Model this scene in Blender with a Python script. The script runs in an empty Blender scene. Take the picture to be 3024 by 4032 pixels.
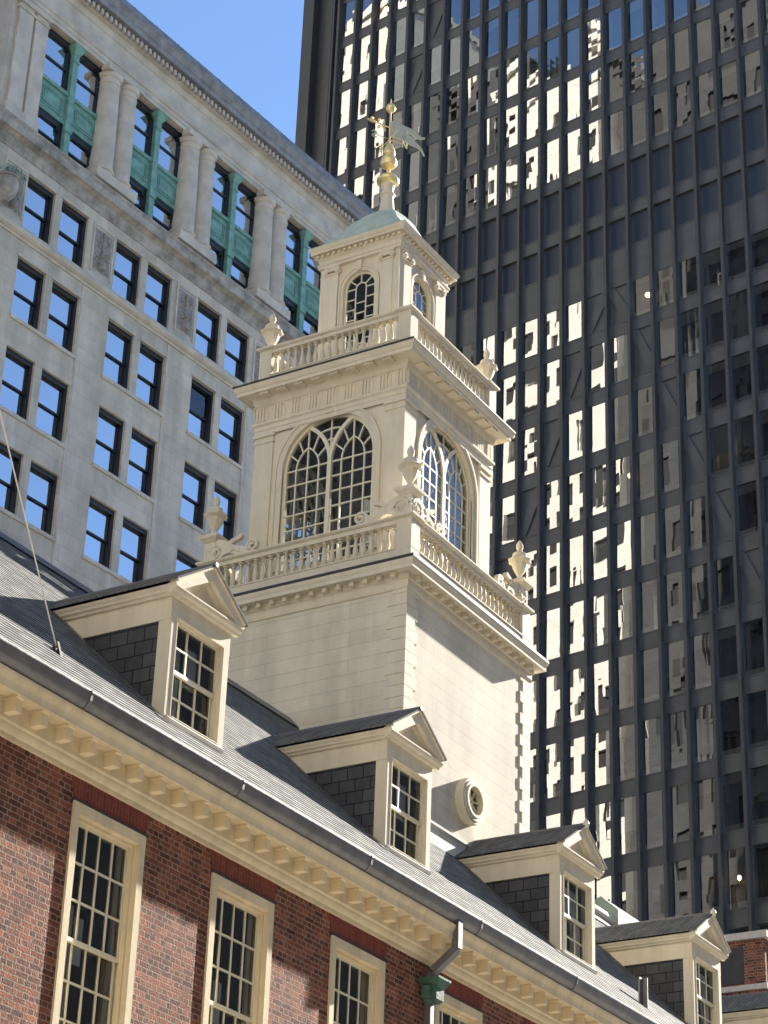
import bpy, bmesh, math, random
from mathutils import Vector, Matrix
R = math.radians
random.seed(7)
S = bpy.context.scene
COL = S.collection
# ------------------------------------------------------------------ camera, world, sun
YAW, PITCH, ROLL = R(58.43698209), R(27.64406348), R(-2.19289596)
def cam_axes():
    cy, sy, cp, sp = math.cos(YAW), math.sin(YAW), math.cos(PITCH), math.sin(PITCH)
    f = Vector((sy*cp, cy*cp, sp)); r = Vector((cy, -sy, 0)); d = f.cross(r)
    cr, sr = math.cos(ROLL), math.sin(ROLL)
    return cr*r + sr*d, -sr*r + cr*d, f
CR, CD, CF = cam_axes()
cam = bpy.data.cameras.new('camera'); camo = bpy.data.objects.new('camera', cam); COL.objects.link(camo)
m = Matrix((CR, -CD, -CF)).transposed().to_4x4(); camo.matrix_world = m
cam.sensor_fit = 'VERTICAL'; cam.sensor_height = 36.0; cam.lens = 8970/4032*36.0
cam.clip_start = 0.1; cam.clip_end = 5000
S.camera = camo
SUN = Vector((1.92, -0.28, 0.98)).normalized()
EL = math.asin(SUN.z); AZ = math.atan2(SUN.x, SUN.y)
wd = bpy.data.worlds.new('World'); S.world = wd; wd.use_nodes = True
wn = wd.node_tree.nodes; wl = wd.node_tree.links
sky = wn.new('ShaderNodeTexSky'); sky.sky_type = 'NISHITA'; sky.sun_disc = False
sky.sun_elevation = EL; sky.sun_rotation = AZ; sky.air_density = 1.0; sky.altitude = 1800; sky.dust_density = 0.2; sky.ozone_density = 3.0
wn['Background'].inputs[1].default_value = 0.066
wl.new(sky.outputs[0], wn['Background'].inputs[0])
sl = bpy.data.lights.new('sun', 'SUN'); sl.energy = 3.5; sl.angle = R(0.53); sl.color = (1.0, 0.94, 0.83)
so = bpy.data.objects.new('sun', sl); COL.objects.link(so)
so.rotation_euler = SUN.to_track_quat('Z', 'Y').to_euler(); so.location = SUN*200
S.view_settings.view_transform = 'Standard'; S.view_settings.look = 'None'
S.view_settings.gamma = 1.0; S.view_settings.use_curve_mapping = False
S.view_settings.exposure = 2.12
# ------------------------------------------------------------------ materials
def mat(name, col, rough=0.6, metal=0.0, spec=0.5, noise=None, bump=None, streak=None):
    """plain principled; noise=(scale, dark_factor), bump=(scale, strength)"""
    M = bpy.data.materials.new(name); M.use_nodes = True
    N = M.node_tree.nodes; L = M.node_tree.links; b = N['Principled BSDF']
    b.inputs['Base Color'].default_value = (*col, 1); b.inputs['Roughness'].default_value = rough
    b.inputs['Metallic'].default_value = metal; b.inputs['Specular IOR Level'].default_value = spec
    tc = N.new('ShaderNodeTexCoord')
    if noise:
        n = N.new('ShaderNodeTexNoise'); n.inputs['Scale'].default_value = noise[0]; n.inputs['Detail'].default_value = 8
        n.inputs['Roughness'].default_value = 0.65
        L.new(tc.outputs['Object'], n.inputs['Vector'])
        r = N.new('ShaderNodeValToRGB'); r.color_ramp.elements[0].position = 0.35; r.color_ramp.elements[1].position = 0.65
        r.color_ramp.elements[0].color = (*[c*noise[1] for c in col], 1); r.color_ramp.elements[1].color = (*col, 1)
        L.new(n.outputs['Fac'], r.inputs['Fac']); L.new(r.outputs['Color'], b.inputs['Base Color'])
    if streak:
        add_streak(N, L, tc, b, streak)
    if bump:
        n2 = N.new('ShaderNodeTexNoise'); n2.inputs['Scale'].default_value = bump[0]; n2.inputs['Detail'].default_value = 6
        L.new(tc.outputs['Object'], n2.inputs['Vector'])
        bp = N.new('ShaderNodeBump'); bp.inputs['Strength'].default_value = bump[1]; bp.inputs['Distance'].default_value = 0.02
        L.new(n2.outputs['Fac'], bp.inputs['Height']); L.new(bp.outputs['Normal'], b.inputs['Normal'])
    return M
def add_streak(N, L, tc, b, streak):
    """vertical rain streaks and grime multiplied onto the base colour"""
    mp = N.new('ShaderNodeMapping'); mp.inputs['Scale'].default_value = (streak[0], streak[0], streak[0]*0.13); L.new(tc.outputs['Object'], mp.inputs['Vector'])
    n = N.new('ShaderNodeTexNoise'); n.inputs['Scale'].default_value = 1.0; n.inputs['Detail'].default_value = 9; n.inputs['Roughness'].default_value = 0.62; L.new(mp.outputs[0], n.inputs['Vector'])
    r = N.new('ShaderNodeMapRange'); r.inputs['From Min'].default_value = 0.38; r.inputs['From Max'].default_value = 0.6; r.inputs['To Min'].default_value = streak[1]; r.inputs['To Max'].default_value = 1.0; L.new(n.outputs['Fac'], r.inputs['Value'])
    mx = N.new('ShaderNodeMix'); mx.data_type = 'RGBA'; mx.blend_type = 'MULTIPLY'; mx.inputs['Factor'].default_value = 1
    lk = b.inputs['Base Color'].links
    if lk: L.new(lk[0].from_socket, mx.inputs['A'])
    else: mx.inputs['A'].default_value = b.inputs['Base Color'].default_value
    L.new(r.outputs[0], mx.inputs['B']); L.new(mx.outputs['Result'], b.inputs['Base Color'])
def planar(N, L, mode, offs=0.0):
    """(horizontal, height) vector from object coordinates; works on every vertical face of a box"""
    tc = N.new('ShaderNodeTexCoord'); sp = N.new('ShaderNodeSeparateXYZ'); L.new(tc.outputs['Object'], sp.inputs[0])
    cb = N.new('ShaderNodeCombineXYZ')
    if mode == 'wall':
        a = N.new('ShaderNodeMath'); a.operation = 'ADD'; L.new(sp.outputs[0], a.inputs[0]); L.new(sp.outputs[1], a.inputs[1])
        L.new(a.outputs[0], cb.inputs[0]); L.new(sp.outputs[2], cb.inputs[1])
    elif mode == 'soldier':
        L.new(sp.outputs[2], cb.inputs[0]); L.new(sp.outputs[0], cb.inputs[1])
    elif mode == 'roof':
        a = N.new('ShaderNodeMath'); a.operation = 'ADD'; a.inputs[1].default_value = offs; L.new(sp.outputs[1], a.inputs[0])
        L.new(sp.outputs[0], cb.inputs[0]); L.new(a.outputs[0], cb.inputs[1])
    return cb, tc
def brickmat(name, c1, c2, mortar, bw, rh, ms, mode='wall', bump=0.6, dist=0.012, rough=0.8, squash=1.0, sqf=2, smooth=0.1, var=(1.5, 0.75), offset=0.5, warp=0.0, bias=0.0, fine=None, offs=0.0, spec=0.12, streak=None):
    M = bpy.data.materials.new(name); M.use_nodes = True
    N = M.node_tree.nodes; L = M.node_tree.links; b = N['Principled BSDF']; b.inputs['Roughness'].default_value = rough
    b.inputs['Specular IOR Level'].default_value = spec
    cb, tc = planar(N, L, mode, offs); vec = cb.outputs[0]
    if warp:
        wn_ = N.new('ShaderNodeTexNoise'); wn_.inputs['Scale'].default_value = 9; L.new(tc.outputs['Object'], wn_.inputs['Vector'])
        sc = N.new('ShaderNodeVectorMath'); sc.operation = 'SCALE'; sc.inputs['Scale'].default_value = warp
        L.new(wn_.outputs['Color'], sc.inputs[0])
        ad = N.new('ShaderNodeVectorMath'); ad.operation = 'ADD'; L.new(vec, ad.inputs[0]); L.new(sc.outputs[0], ad.inputs[1]); vec = ad.outputs[0]
    t = N.new('ShaderNodeTexBrick'); L.new(vec, t.inputs['Vector']); t.offset = offset; t.squash = squash; t.squash_frequency = sqf
    t.inputs['Color1'].default_value = (*c1, 1); t.inputs['Color2'].default_value = (*c2, 1); t.inputs['Mortar'].default_value = (*mortar, 1)
    t.inputs['Scale'].default_value = 1.0; t.inputs['Mortar Size'].default_value = ms; t.inputs['Mortar Smooth'].default_value = smooth
    t.inputs['Brick Width'].default_value = bw; t.inputs['Row Height'].default_value = rh; t.inputs['Bias'].default_value = bias
    n = N.new('ShaderNodeTexNoise'); n.inputs['Scale'].default_value = var[0]; n.inputs['Detail'].default_value = 10; n.inputs['Roughness'].default_value = 0.7
    L.new(tc.outputs['Object'], n.inputs['Vector'])
    r = N.new('ShaderNodeMapRange'); r.inputs['From Min'].default_value = 0.3; r.inputs['From Max'].default_value = 0.7
    r.inputs['To Min'].default_value = var[1]; r.inputs['To Max'].default_value = 1.12; L.new(n.outputs['Fac'], r.inputs['Value'])
    mx = N.new('ShaderNodeMix'); mx.data_type = 'RGBA'; mx.blend_type = 'MULTIPLY'; mx.inputs['Factor'].default_value = 1
    L.new(t.outputs['Color'], mx.inputs['A']); L.new(r.outputs[0], mx.inputs['B']); L.new(mx.outputs['Result'], b.inputs['Base Color'])
    if streak: add_streak(N, L, tc, b, streak)
    inv = N.new('ShaderNodeMath'); inv.operation = 'SUBTRACT'; inv.inputs[0].default_value = 1; L.new(t.outputs['Fac'], inv.inputs[1])
    h = inv.outputs[0]
    if fine:
        n3 = N.new('ShaderNodeTexNoise'); n3.inputs['Scale'].default_value = fine[0]; n3.inputs['Detail'].default_value = 5; L.new(tc.outputs['Object'], n3.inputs['Vector'])
        mu = N.new('ShaderNodeMath'); mu.operation = 'MULTIPLY_ADD'; mu.inputs[1].default_value = fine[1]; L.new(n3.outputs['Fac'], mu.inputs[0]); L.new(h, mu.inputs[2]); h = mu.outputs[0]
    bp = N.new('ShaderNodeBump'); bp.inputs['Strength'].default_value = bump; bp.inputs['Distance'].default_value = dist
    L.new(h, bp.inputs['Height']); L.new(bp.outputs['Normal'], b.inputs['Normal'])
    return M
def glassmat(name, tint, gloss, rough=0.015, wave=None, gcol=(0.9, 0.95, 1.0)):
    """window glass: a mirror-like share over a tinted see-through share"""
    M = bpy.data.materials.new(name); M.use_nodes = True
    N = M.node_tree.nodes; L = M.node_tree.links; N.remove(N['Principled BSDF']); out = N['Material Output']
    g = N.new('ShaderNodeBsdfGlossy'); g.inputs['Roughness'].default_value = rough; g.inputs['Color'].default_value = (*gcol, 1)
    t = N.new('ShaderNodeBsdfTransparent'); t.inputs['Color'].default_value = (*tint, 1)
    lw = N.new('ShaderNodeLayerWeight'); lw.inputs['Blend'].default_value = 0.25
    mr = N.new('ShaderNodeMapRange'); mr.inputs['To Min'].default_value = gloss; mr.inputs['To Max'].default_value = 1.0
    L.new(lw.outputs['Fresnel'], mr.inputs['Value'])
    mx = N.new('ShaderNodeMixShader'); L.new(mr.outputs[0], mx.inputs[0]); L.new(t.outputs[0], mx.inputs[1]); L.new(g.outputs[0], mx.inputs[2])
    L.new(mx.outputs[0], out.inputs[0])
    if wave:
        tc = N.new('ShaderNodeTexCoord'); n = N.new('ShaderNodeTexNoise'); n.inputs['Scale'].default_value = wave[0]; n.inputs['Detail'].default_value = 1
        L.new(tc.outputs['Object'], n.inputs['Vector']); bp = N.new('ShaderNodeBump'); bp.inputs['Strength'].default_value = 1.0
        bp.inputs['Distance'].default_value = wave[1]; L.new(n.outputs['Fac'], bp.inputs['Height']); L.new(bp.outputs['Normal'], g.inputs['Normal'])
    return M
def emis(name, col, s):
    M = bpy.data.materials.new(name); M.use_nodes = True; b = M.node_tree.nodes['Principled BSDF']
    b.inputs['Emission Color'].default_value = (*col, 1); b.inputs['Emission Strength'].default_value = s; b.inputs['Base Color'].default_value = (*col, 1); return M
CREAM = mat('cream_paint', (0.82, 0.735, 0.575), 0.7, spec=0.15, noise=(3.0, 0.93), bump=(30, 0.12), streak=(4.0, 0.9))
EAVE = mat('eave_cream_warm', (0.86, 0.73, 0.50), 0.7, spec=0.15, noise=(2.5, 0.9), bump=(25, 0.15), streak=(4.0, 0.85))  # same cream made yellower to carry warm bounced light at the eaves
SASHM = mat('sash_paint', (0.80, 0.74, 0.56), 0.5)
WHITE = mat('white_trim', (0.80, 0.77, 0.70), 0.65, spec=0.15, noise=(6, 0.92))
BOARD = brickmat('flush_boards', (0.78, 0.71, 0.57), (0.73, 0.66, 0.53), (0.60, 0.53, 0.42), 3.4, 0.26, 0.007, bump=0.35, dist=0.006, rough=0.75, var=(2.0, 0.93), smooth=0.3, streak=(2.5, 0.86))
BRICK = brickmat('red_brick', (0.42, 0.142, 0.08), (0.13, 0.05, 0.042), (0.44, 0.33, 0.26), 0.212, 0.0685, 0.009, bump=1.0, dist=0.03, squash=0.5, sqf=2, var=(3.0, 0.5), warp=0.014, fine=(45, 0.7), smooth=0.35)
SOLDIER = brickmat('rubbed_brick', (0.25, 0.07, 0.048), (0.18, 0.05, 0.04), (0.24, 0.12, 0.09), 0.30, 0.062, 0.005, mode='soldier', bump=0.4, dist=0.008, var=(6, 0.8), warp=0.006)
SLATE = brickmat('roof_slate', (0.42, 0.415, 0.385), (0.22, 0.22, 0.215), (0.06, 0.06, 0.06), 0.26, 5.12/56, 0.005, mode='roof', bump=0.4, dist=0.006, rough=0.8, var=(3, 0.7), offs=0.44+5.12/56*20)  # dark joint rows line up with the steps and carry their shadow gap
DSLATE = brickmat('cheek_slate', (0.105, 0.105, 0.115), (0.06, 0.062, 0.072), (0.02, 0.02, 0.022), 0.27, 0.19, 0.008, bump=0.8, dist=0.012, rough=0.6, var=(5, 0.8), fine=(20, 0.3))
LEAD = mat('lead_gutter', (0.21, 0.21, 0.22), 0.45, 0.4, noise=(4, 0.7), bump=(6, 0.25))
DARKM = mat('dark_roofing', (0.045, 0.04, 0.042), 0.6, noise=(5, 0.7))
COPPER = mat('verdigris', (0.20, 0.40, 0.33), 0.7, noise=(4, 0.6), bump=(12, 0.2))
DOME = mat('dome_copper', (0.60, 0.68, 0.57), 0.7, noise=(4, 0.8), spec=0.2, streak=(5, 0.85))
GOLD = mat('gold_leaf', (1.0, 0.78, 0.36), 0.35, 0.5, bump=(14, 0.15))
VANE = mat('vane_leaf', (0.62, 0.62, 0.48), 0.5, 0.25, noise=(8, 0.8))
STONE = brickmat('pale_ashlar', (0.64, 0.575, 0.48), (0.58, 0.52, 0.435), (0.46, 0.41, 0.345), 1.25, 0.56, 0.008, bump=0.25, dist=0.008, rough=0.85, var=(0.9, 0.78), fine=(8, 0.3), streak=(1.1, 0.78))
STONEC = mat('carved_stone', (0.62, 0.56, 0.47), 0.85, noise=(1.2, 0.7), bump=(9, 0.35))
STAIN = mat('weathered_stone', (0.46, 0.425, 0.38), 0.9, noise=(1.8, 0.42), bump=(9, 0.5))
RELIEF = mat('relief_stone', (0.40, 0.365, 0.33), 0.9, noise=(9, 0.5), bump=(14, 2.5))
BLACKF = mat('black_frame', (0.012, 0.013, 0.015), 0.45)
BRONZE = mat('dark_bronze', (0.082, 0.078, 0.075), 0.5, 0.1, noise=(1.5, 0.8))  # fin metal lightened in place of a haze veil
SPAND = mat('spandrel_metal', (0.122, 0.118, 0.115), 0.55, 0.1, noise=(0.8, 0.8))  # spandrels lightened too, standing in for haze
PIER = mat('corner_metal', (0.075, 0.073, 0.072), 0.5, 0.3, noise=(0.4, 0.8))
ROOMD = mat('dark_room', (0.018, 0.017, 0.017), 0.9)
ROOMT = mat('tower_inside', (0.12, 0.105, 0.09), 0.8, noise=(6, 0.6))
CURT = mat('curtain', (0.85, 0.88, 0.90), 0.9, bump=(12, 0.6))
BLIND = mat('blind', (0.34, 0.33, 0.29), 0.8)
SILLW = mat('sill_white', (0.62, 0.60, 0.56), 0.6)
G_SH = glassmat('old_glass', (0.82, 0.85, 0.86), 0.06, 0.03, wave=(2.2, 0.012))
G_TW = glassmat('tower_glass', (0.78, 0.78, 0.76), 0.13, 0.02, wave=(2.0, 0.02))
G_LB = glassmat('sky_glass', (0.55, 0.58, 0.6), 0.62, 0.01, wave=(0.7, 0.006), gcol=(0.92, 0.96, 1.0))
G_SK = glassmat('bronze_glass', (0.66, 0.63, 0.59), 0.42, 0.006, wave=(0.35, 0.006), gcol=(0.92, 0.93, 0.93))
LAMP = emis('lamp_glow', (1.0, 0.80, 0.35), 3.0)
ASPH = mat('asphalt', (0.055, 0.055, 0.055), 0.9, noise=(0.5, 0.7), bump=(30, 0.4))
PAVE = mat('pavement', (0.42, 0.39, 0.35), 0.9, noise=(1, 0.8))
LIMES = brickmat('limestone', (0.60, 0.56, 0.49), (0.55, 0.51, 0.45), (0.40, 0.37, 0.32), 2.0, 1.0, 0.02, bump=0.2, var=(0.3, 0.9))
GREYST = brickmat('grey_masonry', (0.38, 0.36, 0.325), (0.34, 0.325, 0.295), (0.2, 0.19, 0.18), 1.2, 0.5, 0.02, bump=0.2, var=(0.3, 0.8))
SHADEST = brickmat('shade_dark_masonry', (0.066, 0.064, 0.063), (0.058, 0.056, 0.055), (0.04, 0.04, 0.04), 1.2, 0.5, 0.02, bump=0.2, var=(0.3, 0.8))  # kept so dark that even sunlit faces pass for shaded
LEAF = mat('leaf', (0.09, 0.20, 0.13), 0.6, noise=(20, 0.5))
CAPST = mat('coping_stone', (0.62, 0.55, 0.50), 0.8, noise=(6, 0.8))
# ------------------------------------------------------------------ mesh builder
class MB:
    def __init__(s): s.v = []; s.f = []; s.mi = []; s.cur = 0
    def poly(s, pts):
        i = len(s.v); s.v += [tuple(p) for p in pts]; s.f.append(tuple(range(i, i+len(pts)))); s.mi.append(s.cur); return s
    def mesh(s, pts, faces):
        i = len(s.v); s.v += [tuple(p) for p in pts]
        for f in faces: s.f.append(tuple(i+k for k in f)); s.mi.append(s.cur)
        return s
    def box(s, x0, x1, y0, y1, z0, z1):
        p = [(x, y, z) for z in (z0, z1) for y in (y0, y1) for x in (x0, x1)]
        return s.mesh(p, [(0, 2, 3, 1), (4, 5, 7, 6), (0, 1, 5, 4), (2, 6, 7, 3), (0, 4, 6, 2), (1, 3, 7, 5)])
    def prism(s, a, b):
        """solid between two equal-length loops a and b"""
        n = len(a); s.mesh(list(a)+list(b), [tuple(range(n-1, -1, -1)), tuple(range(n, 2*n))] + [(i, (i+1) % n, n+(i+1) % n, n+i) for i in range(n)]); return s
    def exx(s, prof, x0, x1): return s.prism([(x0, y, z) for y, z in prof], [(x1, y, z) for y, z in prof])
    def exy(s, prof, y0, y1): return s.prism([(x, y0, z) for x, z in prof], [(x, y1, z) for x, z in prof])
    def ring(s, prof, cx=0, cy=0, cap=False):
        """profile [(half, z)] swept round a square, mitred"""
        n = len(prof); P = []
        for sx, sy in ((-1, -1), (1, -1), (1, 1), (-1, 1)):
            P += [(cx+sx*h, cy+sy*h, z) for h, z in prof]
        F = []
        for k in range(4):
            for i in range(n-1): F.append((k*n+i, ((k+1) % 4)*n+i, ((k+1) % 4)*n+i+1, k*n+i+1))
        if cap: F += [tuple(k*n+n-1 for k in range(4)), tuple(k*n for k in (3, 2, 1, 0))]
        return s.mesh(P, F)
    def lathe(s, prof, seg=16, c=(0, 0, 0), lobes=0, amp=0.0, amps=None):
        P = []
        for j, (r, z) in enumerate(prof):
            for i in range(seg):
                a = 2*math.pi*i/seg; rr = r
                if lobes: rr = r*(1+(amps[j] if amps else amp)*math.cos(lobes*a))
                P.append((c[0]+rr*math.cos(a), c[1]+rr*math.sin(a), c[2]+z))
        n = len(prof); F = [(j*seg+i, j*seg+(i+1) % seg, (j+1)*seg+(i+1) % seg, (j+1)*seg+i) for j in range(n-1) for i in range(seg)]
        F += [tuple(range(seg-1, -1, -1)), tuple((n-1)*seg+i for i in range(seg))]
        return s.mesh(P, F)
    def tube(s, path, r, seg=8, radii=None):
        path = [Vector(p) for p in path]; P = []; n = len(path)
        for k, p in enumerate(path):
            t = (path[min(k+1, n-1)]-path[max(k-1, 0)]).normalized()
            u = t.cross(Vector((0, 0, 1))); u = u.normalized() if u.length > 1e-4 else Vector((1, 0, 0))
            w = t.cross(u); rr = radii[k] if radii else r
            P += [tuple(p+u*rr*math.cos(2*math.pi*i/seg)+w*rr*math.sin(2*math.pi*i/seg)) for i in range(seg)]
        F = [(k*seg+i, k*seg+(i+1) % seg, (k+1)*seg+(i+1) % seg, (k+1)*seg+i) for k in range(n-1) for i in range(seg)]
        F += [tuple(range(seg-1, -1, -1)), tuple((n-1)*seg+i for i in range(seg))]
        return s.mesh(P, F)
    def ribbon(s, path, w, y0, y1):
        """flat bar of width w following a polyline in the XZ plane, from depth y0 to y1"""
        n = len(path); P = []; ws = w if isinstance(w, (list, tuple)) else [w]*n
        for k in range(n):
            a = path[max(k-1, 0)]; b = path[min(k+1, n-1)]; dx, dz = b[0]-a[0], b[1]-a[1]; l = math.hypot(dx, dz) or 1
            nx, nz = -dz/l*ws[k]/2, dx/l*ws[k]/2; x, z = path[k]
            P += [(x+nx, y0, z+nz), (x-nx, y0, z-nz), (x-nx, y1, z-nz), (x+nx, y1, z+nz)]
        F = [(k*4+i, k*4+(i+1) % 4, k*4+4+(i+1) % 4, k*4+4+i) for k in range(n-1) for i in range(4)]
        F += [(3, 2, 1, 0), tuple((n-1)*4+i for i in range(4))]
        return s.mesh(P, F)
    def archwall(s, a, z0, z1, r, zs, zb, y=0, d=0.12, seg=24):
        """wall panel x -a..a, z0..z1 with a round-headed opening (half width r, springing zs, bottom zb) and its reveal"""
        arc = [(r*math.cos(math.pi*k/seg), zs+r*math.sin(math.pi*k/seg)) for k in range(seg+1)]
        s.poly([(-a, y, z0), (-r, y, z0), (-r, y, z1), (-a, y, z1)]).poly([(r, y, z0), (a, y, z0), (a, y, z1), (r, y, z1)])
        if zb > z0: s.poly([(-r, y, z0), (r, y, z0), (r, y, zb), (-r, y, zb)])
        for k in range(seg):
            (xa, za), (xb, zb_) = arc[k], arc[k+1]; s.poly([(xa, y, za), (xa, y, z1), (xb, y, z1), (xb, y, zb_)])
        path = [(r, zb)]+arc+[(-r, zb)]
        for k in range(len(path)-1):
            (xa, za), (xb, zb_) = path[k], path[k+1]; s.poly([(xa, y, za), (xb, y, zb_), (xb, y+d, zb_), (xa, y+d, za)])
        s.poly([(-r, y, zb), (r, y, zb), (r, y+d, zb), (-r, y+d, zb)])
        return s
    def gridwall(s, x0, x1, z0, z1, holes, y=0, d=0.3, seg=0):
        """flat wall with rectangular holes [(xa,xb,za,zb)] and their reveals"""
        xs = sorted({x0, x1, *[h[0] for h in holes], *[h[1] for h in holes]}); zs = sorted({z0, z1, *[h[2] for h in holes], *[h[3] for h in holes]})
        for i in range(len(xs)-1):
            run = None
            for j in range(len(zs)-1):
                xm, zm = (xs[i]+xs[i+1])/2, (zs[j]+zs[j+1])/2
                inh = any(h[0] < xm < h[1] and h[2] < zm < h[3] for h in holes)
                if not inh and run is None: run = zs[j]
                if (inh or j == len(zs)-2) and run is not None:
                    top = zs[j] if inh else zs[j+1]
                    s.poly([(xs[i], y, run), (xs[i+1], y, run), (xs[i+1], y, top), (xs[i], y, top)]); run = None
        for xa, xb, za, zb in holes:
            s.poly([(xa, y, za), (xa, y+d, za), (xa, y+d, zb), (xa, y, zb)]).poly([(xb, y, za), (xb, y, zb), (xb, y+d, zb), (xb, y+d, za)])
            s.poly([(xa, y, zb), (xa, y+d, zb), (xb, y+d, zb), (xb, y, zb)]).poly([(xa, y, za), (xb, y, za), (xb, y+d, za), (xa, y+d, za)])
        return s
    def build(s, name, mats, parent=None, loc=(0, 0, 0), rz=0, smooth=True, recalc=True):
        me = bpy.data.meshes.new(name); me.from_pydata(s.v, [], s.f)
        mats = mats if isinstance(mats, (list, tuple)) else [mats]
        for q in mats: me.materials.append(q)
        if len(mats) > 1: me.polygons.foreach_set('material_index', s.mi)
        bm = bmesh.new(); bm.from_mesh(me); bmesh.ops.remove_doubles(bm, verts=bm.verts, dist=1e-5)
        if recalc: bmesh.ops.recalc_face_normals(bm, faces=bm.faces)
        bm.to_mesh(me); bm.free()
        if smooth:
            me.polygons.foreach_set('use_smooth', [True]*len(me.polygons)); me.set_sharp_from_angle(angle=R(32))
        return link(name, me, parent, loc, rz)
def link(name, me, parent=None, loc=(0, 0, 0), rz=0):
    o = bpy.data.objects.new(name, me); COL.objects.link(o); o.location = loc; o.rotation_euler = (0, 0, rz)
    if parent: o.parent = parent
    return o
def thing(name, label, cat, loc=(0, 0, 0), rz=0, group=None):
    o = link(name, None, None, loc, rz); o['label'] = label; o['category'] = cat
    if group: o['group'] = group
    return o
def structure(o): o['kind'] = 'structure'; return o
def dup(o, parent, loc, rz=None):
    c = o.copy(); COL.objects.link(c); c.parent = parent; c.location = loc
    if rz is not None: c.rotation_euler = (0, 0, rz)
    for ch in o.children:
        dup(ch, c, ch.location.copy())
    return c
def arc(cx, cz, r, a0, a1, n=10): return [(cx+r*math.cos(R(a0+(a1-a0)*k/n)), cz+r*math.sin(R(a0+(a1-a0)*k/n))) for k in range(n+1)]
FRONT, LEFT, BACK, RIGHT = 0, R(-90), R(180), R(90)
GZ = -1.6
# ------------------------------------------------------------------ ground
g = MB().poly([(-1500, -1500, GZ), (1500, -1500, GZ), (1500, 1500, GZ), (-1500, 1500, GZ)]).build('ground', ASPH); structure(g)
g = MB().box(-25, 125, -10.9, 34, GZ, GZ+0.13).build('pavement', PAVE); structure(g)  # unseen pale paving, added to throw warm light up under the eaves

# ------------------------------------------------------------------ brick state house (old gabled hall)
YF, T, YR0, ZR0 = 15.5, math.tan(R(44)), 15.06, 9.90
YRID = 20.16; ZRID = ZR0+T*(YRID-YR0); YB = 2*YRID-YF
X0, X1 = 8.0, 50.6
SH = thing('brick_hall', 'old red brick hall with cream modillion eaves and steep slate roof with dormers', 'building', (X0, YF, GZ))
O = Vector((X0, YF, GZ))
def rel(x, y, z): return (x-O.x, y-O.y, z-O.z)
WX = [18.82-2.745*k for k in (3, 2, 1)] + [18.82+2.745*k for k in range(0, 11)]
WX = [x for x in WX if x+1.4 < X1-0.5]
WZ0, WZ1 = 5.93, 8.86
holes = [(x-O.x, x+1.36-O.x, WZ0-GZ, WZ1-GZ) for x in WX]
w = MB().gridwall(0, X1-X0, 0, 9.2-GZ, holes, 0, 0.35)
D = YB-YF
w.poly([(0, D, 0), (X1-X0, D, 0), (X1-X0, D, 11), (0, D, 11)])
for x in (0, X1-X0):
    w.poly([(x, 0, 0), (x, D, 0), (x, D, 9.4-GZ), (x, D/2, ZRID-GZ-0.1), (x, 0, 9.4-GZ)])
w.build('wall', BRICK, SH, smooth=False)
# flat brick arches above the windows
for i, x in enumerate(WX):
    mb = MB(); mb.prism([(x-O.x, -0.008, WZ1+0.03-GZ), (x+1.36-O.x, -0.008, WZ1+0.03-GZ), (x+1.44-O.x, -0.008, 9.19-GZ), (x-0.08-O.x, -0.008, 9.19-GZ)],
                        [(x-O.x, 0.0, WZ1+0.03-GZ), (x+1.36-O.x, 0.0, WZ1+0.03-GZ), (x+1.44-O.x, 0.0, 9.19-GZ), (x-0.08-O.x, 0.0, 9.19-GZ)])
    mb.build('brick_arch', SOLDIER, SH, smooth=False)
# eave: frieze, bed moulding, soffit, corona and crown
pr = [(YF+0.02, 9.14), (YF-0.055, 9.14), (YF-0.055, 9.185), (YF-0.075, 9.20), (YF-0.10, 9.25), (YF-0.10, 9.275), (YF-0.12, 9.30), (YF-0.12, 9.525), (YF-0.335, 9.525),
      (YF-0.335, 9.495), (YF-0.365, 9.495), (YF-0.365, 9.575), (YF-0.375, 9.60), (YF-0.40, 9.635), (YF-0.41, 9.665), (YF-0.41, 9.69), (YF+0.02, 9.69)]
MB().exx([(y-O.y, z-O.z) for y, z in pr], 0, X1-X0).build('eave_cornice', EAVE, SH)
# modillion blocks, each a part
mb = MB(); mb.box(0, 0.105, -0.165, 0, 0, 0.145); mb.exx([(0, 0.145), (-0.175, 0.145), (-0.19, 0.16), (-0.19, 0.178), (0, 0.178)], -0.016, 0.121)
mod0 = mb.build('modillion', EAVE, SH, rel(17.807, YF-0.118, 9.345))
xs = [17.807+0.4465*k for k in range(-10, 72)]
for x in xs:
    if abs(x-17.807) > 0.01 and x < X1-0.2: dup(mod0, SH, rel(x, YF-0.118, 9.345))
# gutter with its rim painted pale to carry the sun glint
def gut(y, z): return (y-O.y, z-O.z)
gp = [gut(YF-0.33, 9.66), gut(YF-0.36, 9.70), gut(YF-0.43, 9.745), gut(YF-0.475, 9.80), gut(YF-0.485, 9.86), gut(YF-0.50, 9.885), gut(YF-0.50, 9.91), gut(YF-0.455, 9.915), gut(YF-0.44, 9.87), gut(YF-0.36, 9.82), gut(YF-0.30, 9.80)]
mb = MB().exx(gp, 0, X1-X0)
gut_o = mb.build('gutter', LEAD, SH)
for k in range(14): MB().exx([gut(YF-0.37, 9.698), gut(YF-0.44, 9.742), gut(YF-0.486, 9.80), gut(YF-0.496, 9.87), gut(YF-0.507, 9.89), gut(YF-0.507, 9.917), gut(YF-0.44, 9.92), gut(YF-0.44, 9.78), gut(YF-0.37, 9.72)], 1.2+3.05*k, 1.24+3.05*k).build('joint_strap', LEAD, gut_o, smooth=False)
RIM = mat('gutter_rim_glint', (0.72, 0.70, 0.66), 0.45, 0.0, noise=(3, 0.8))
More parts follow.
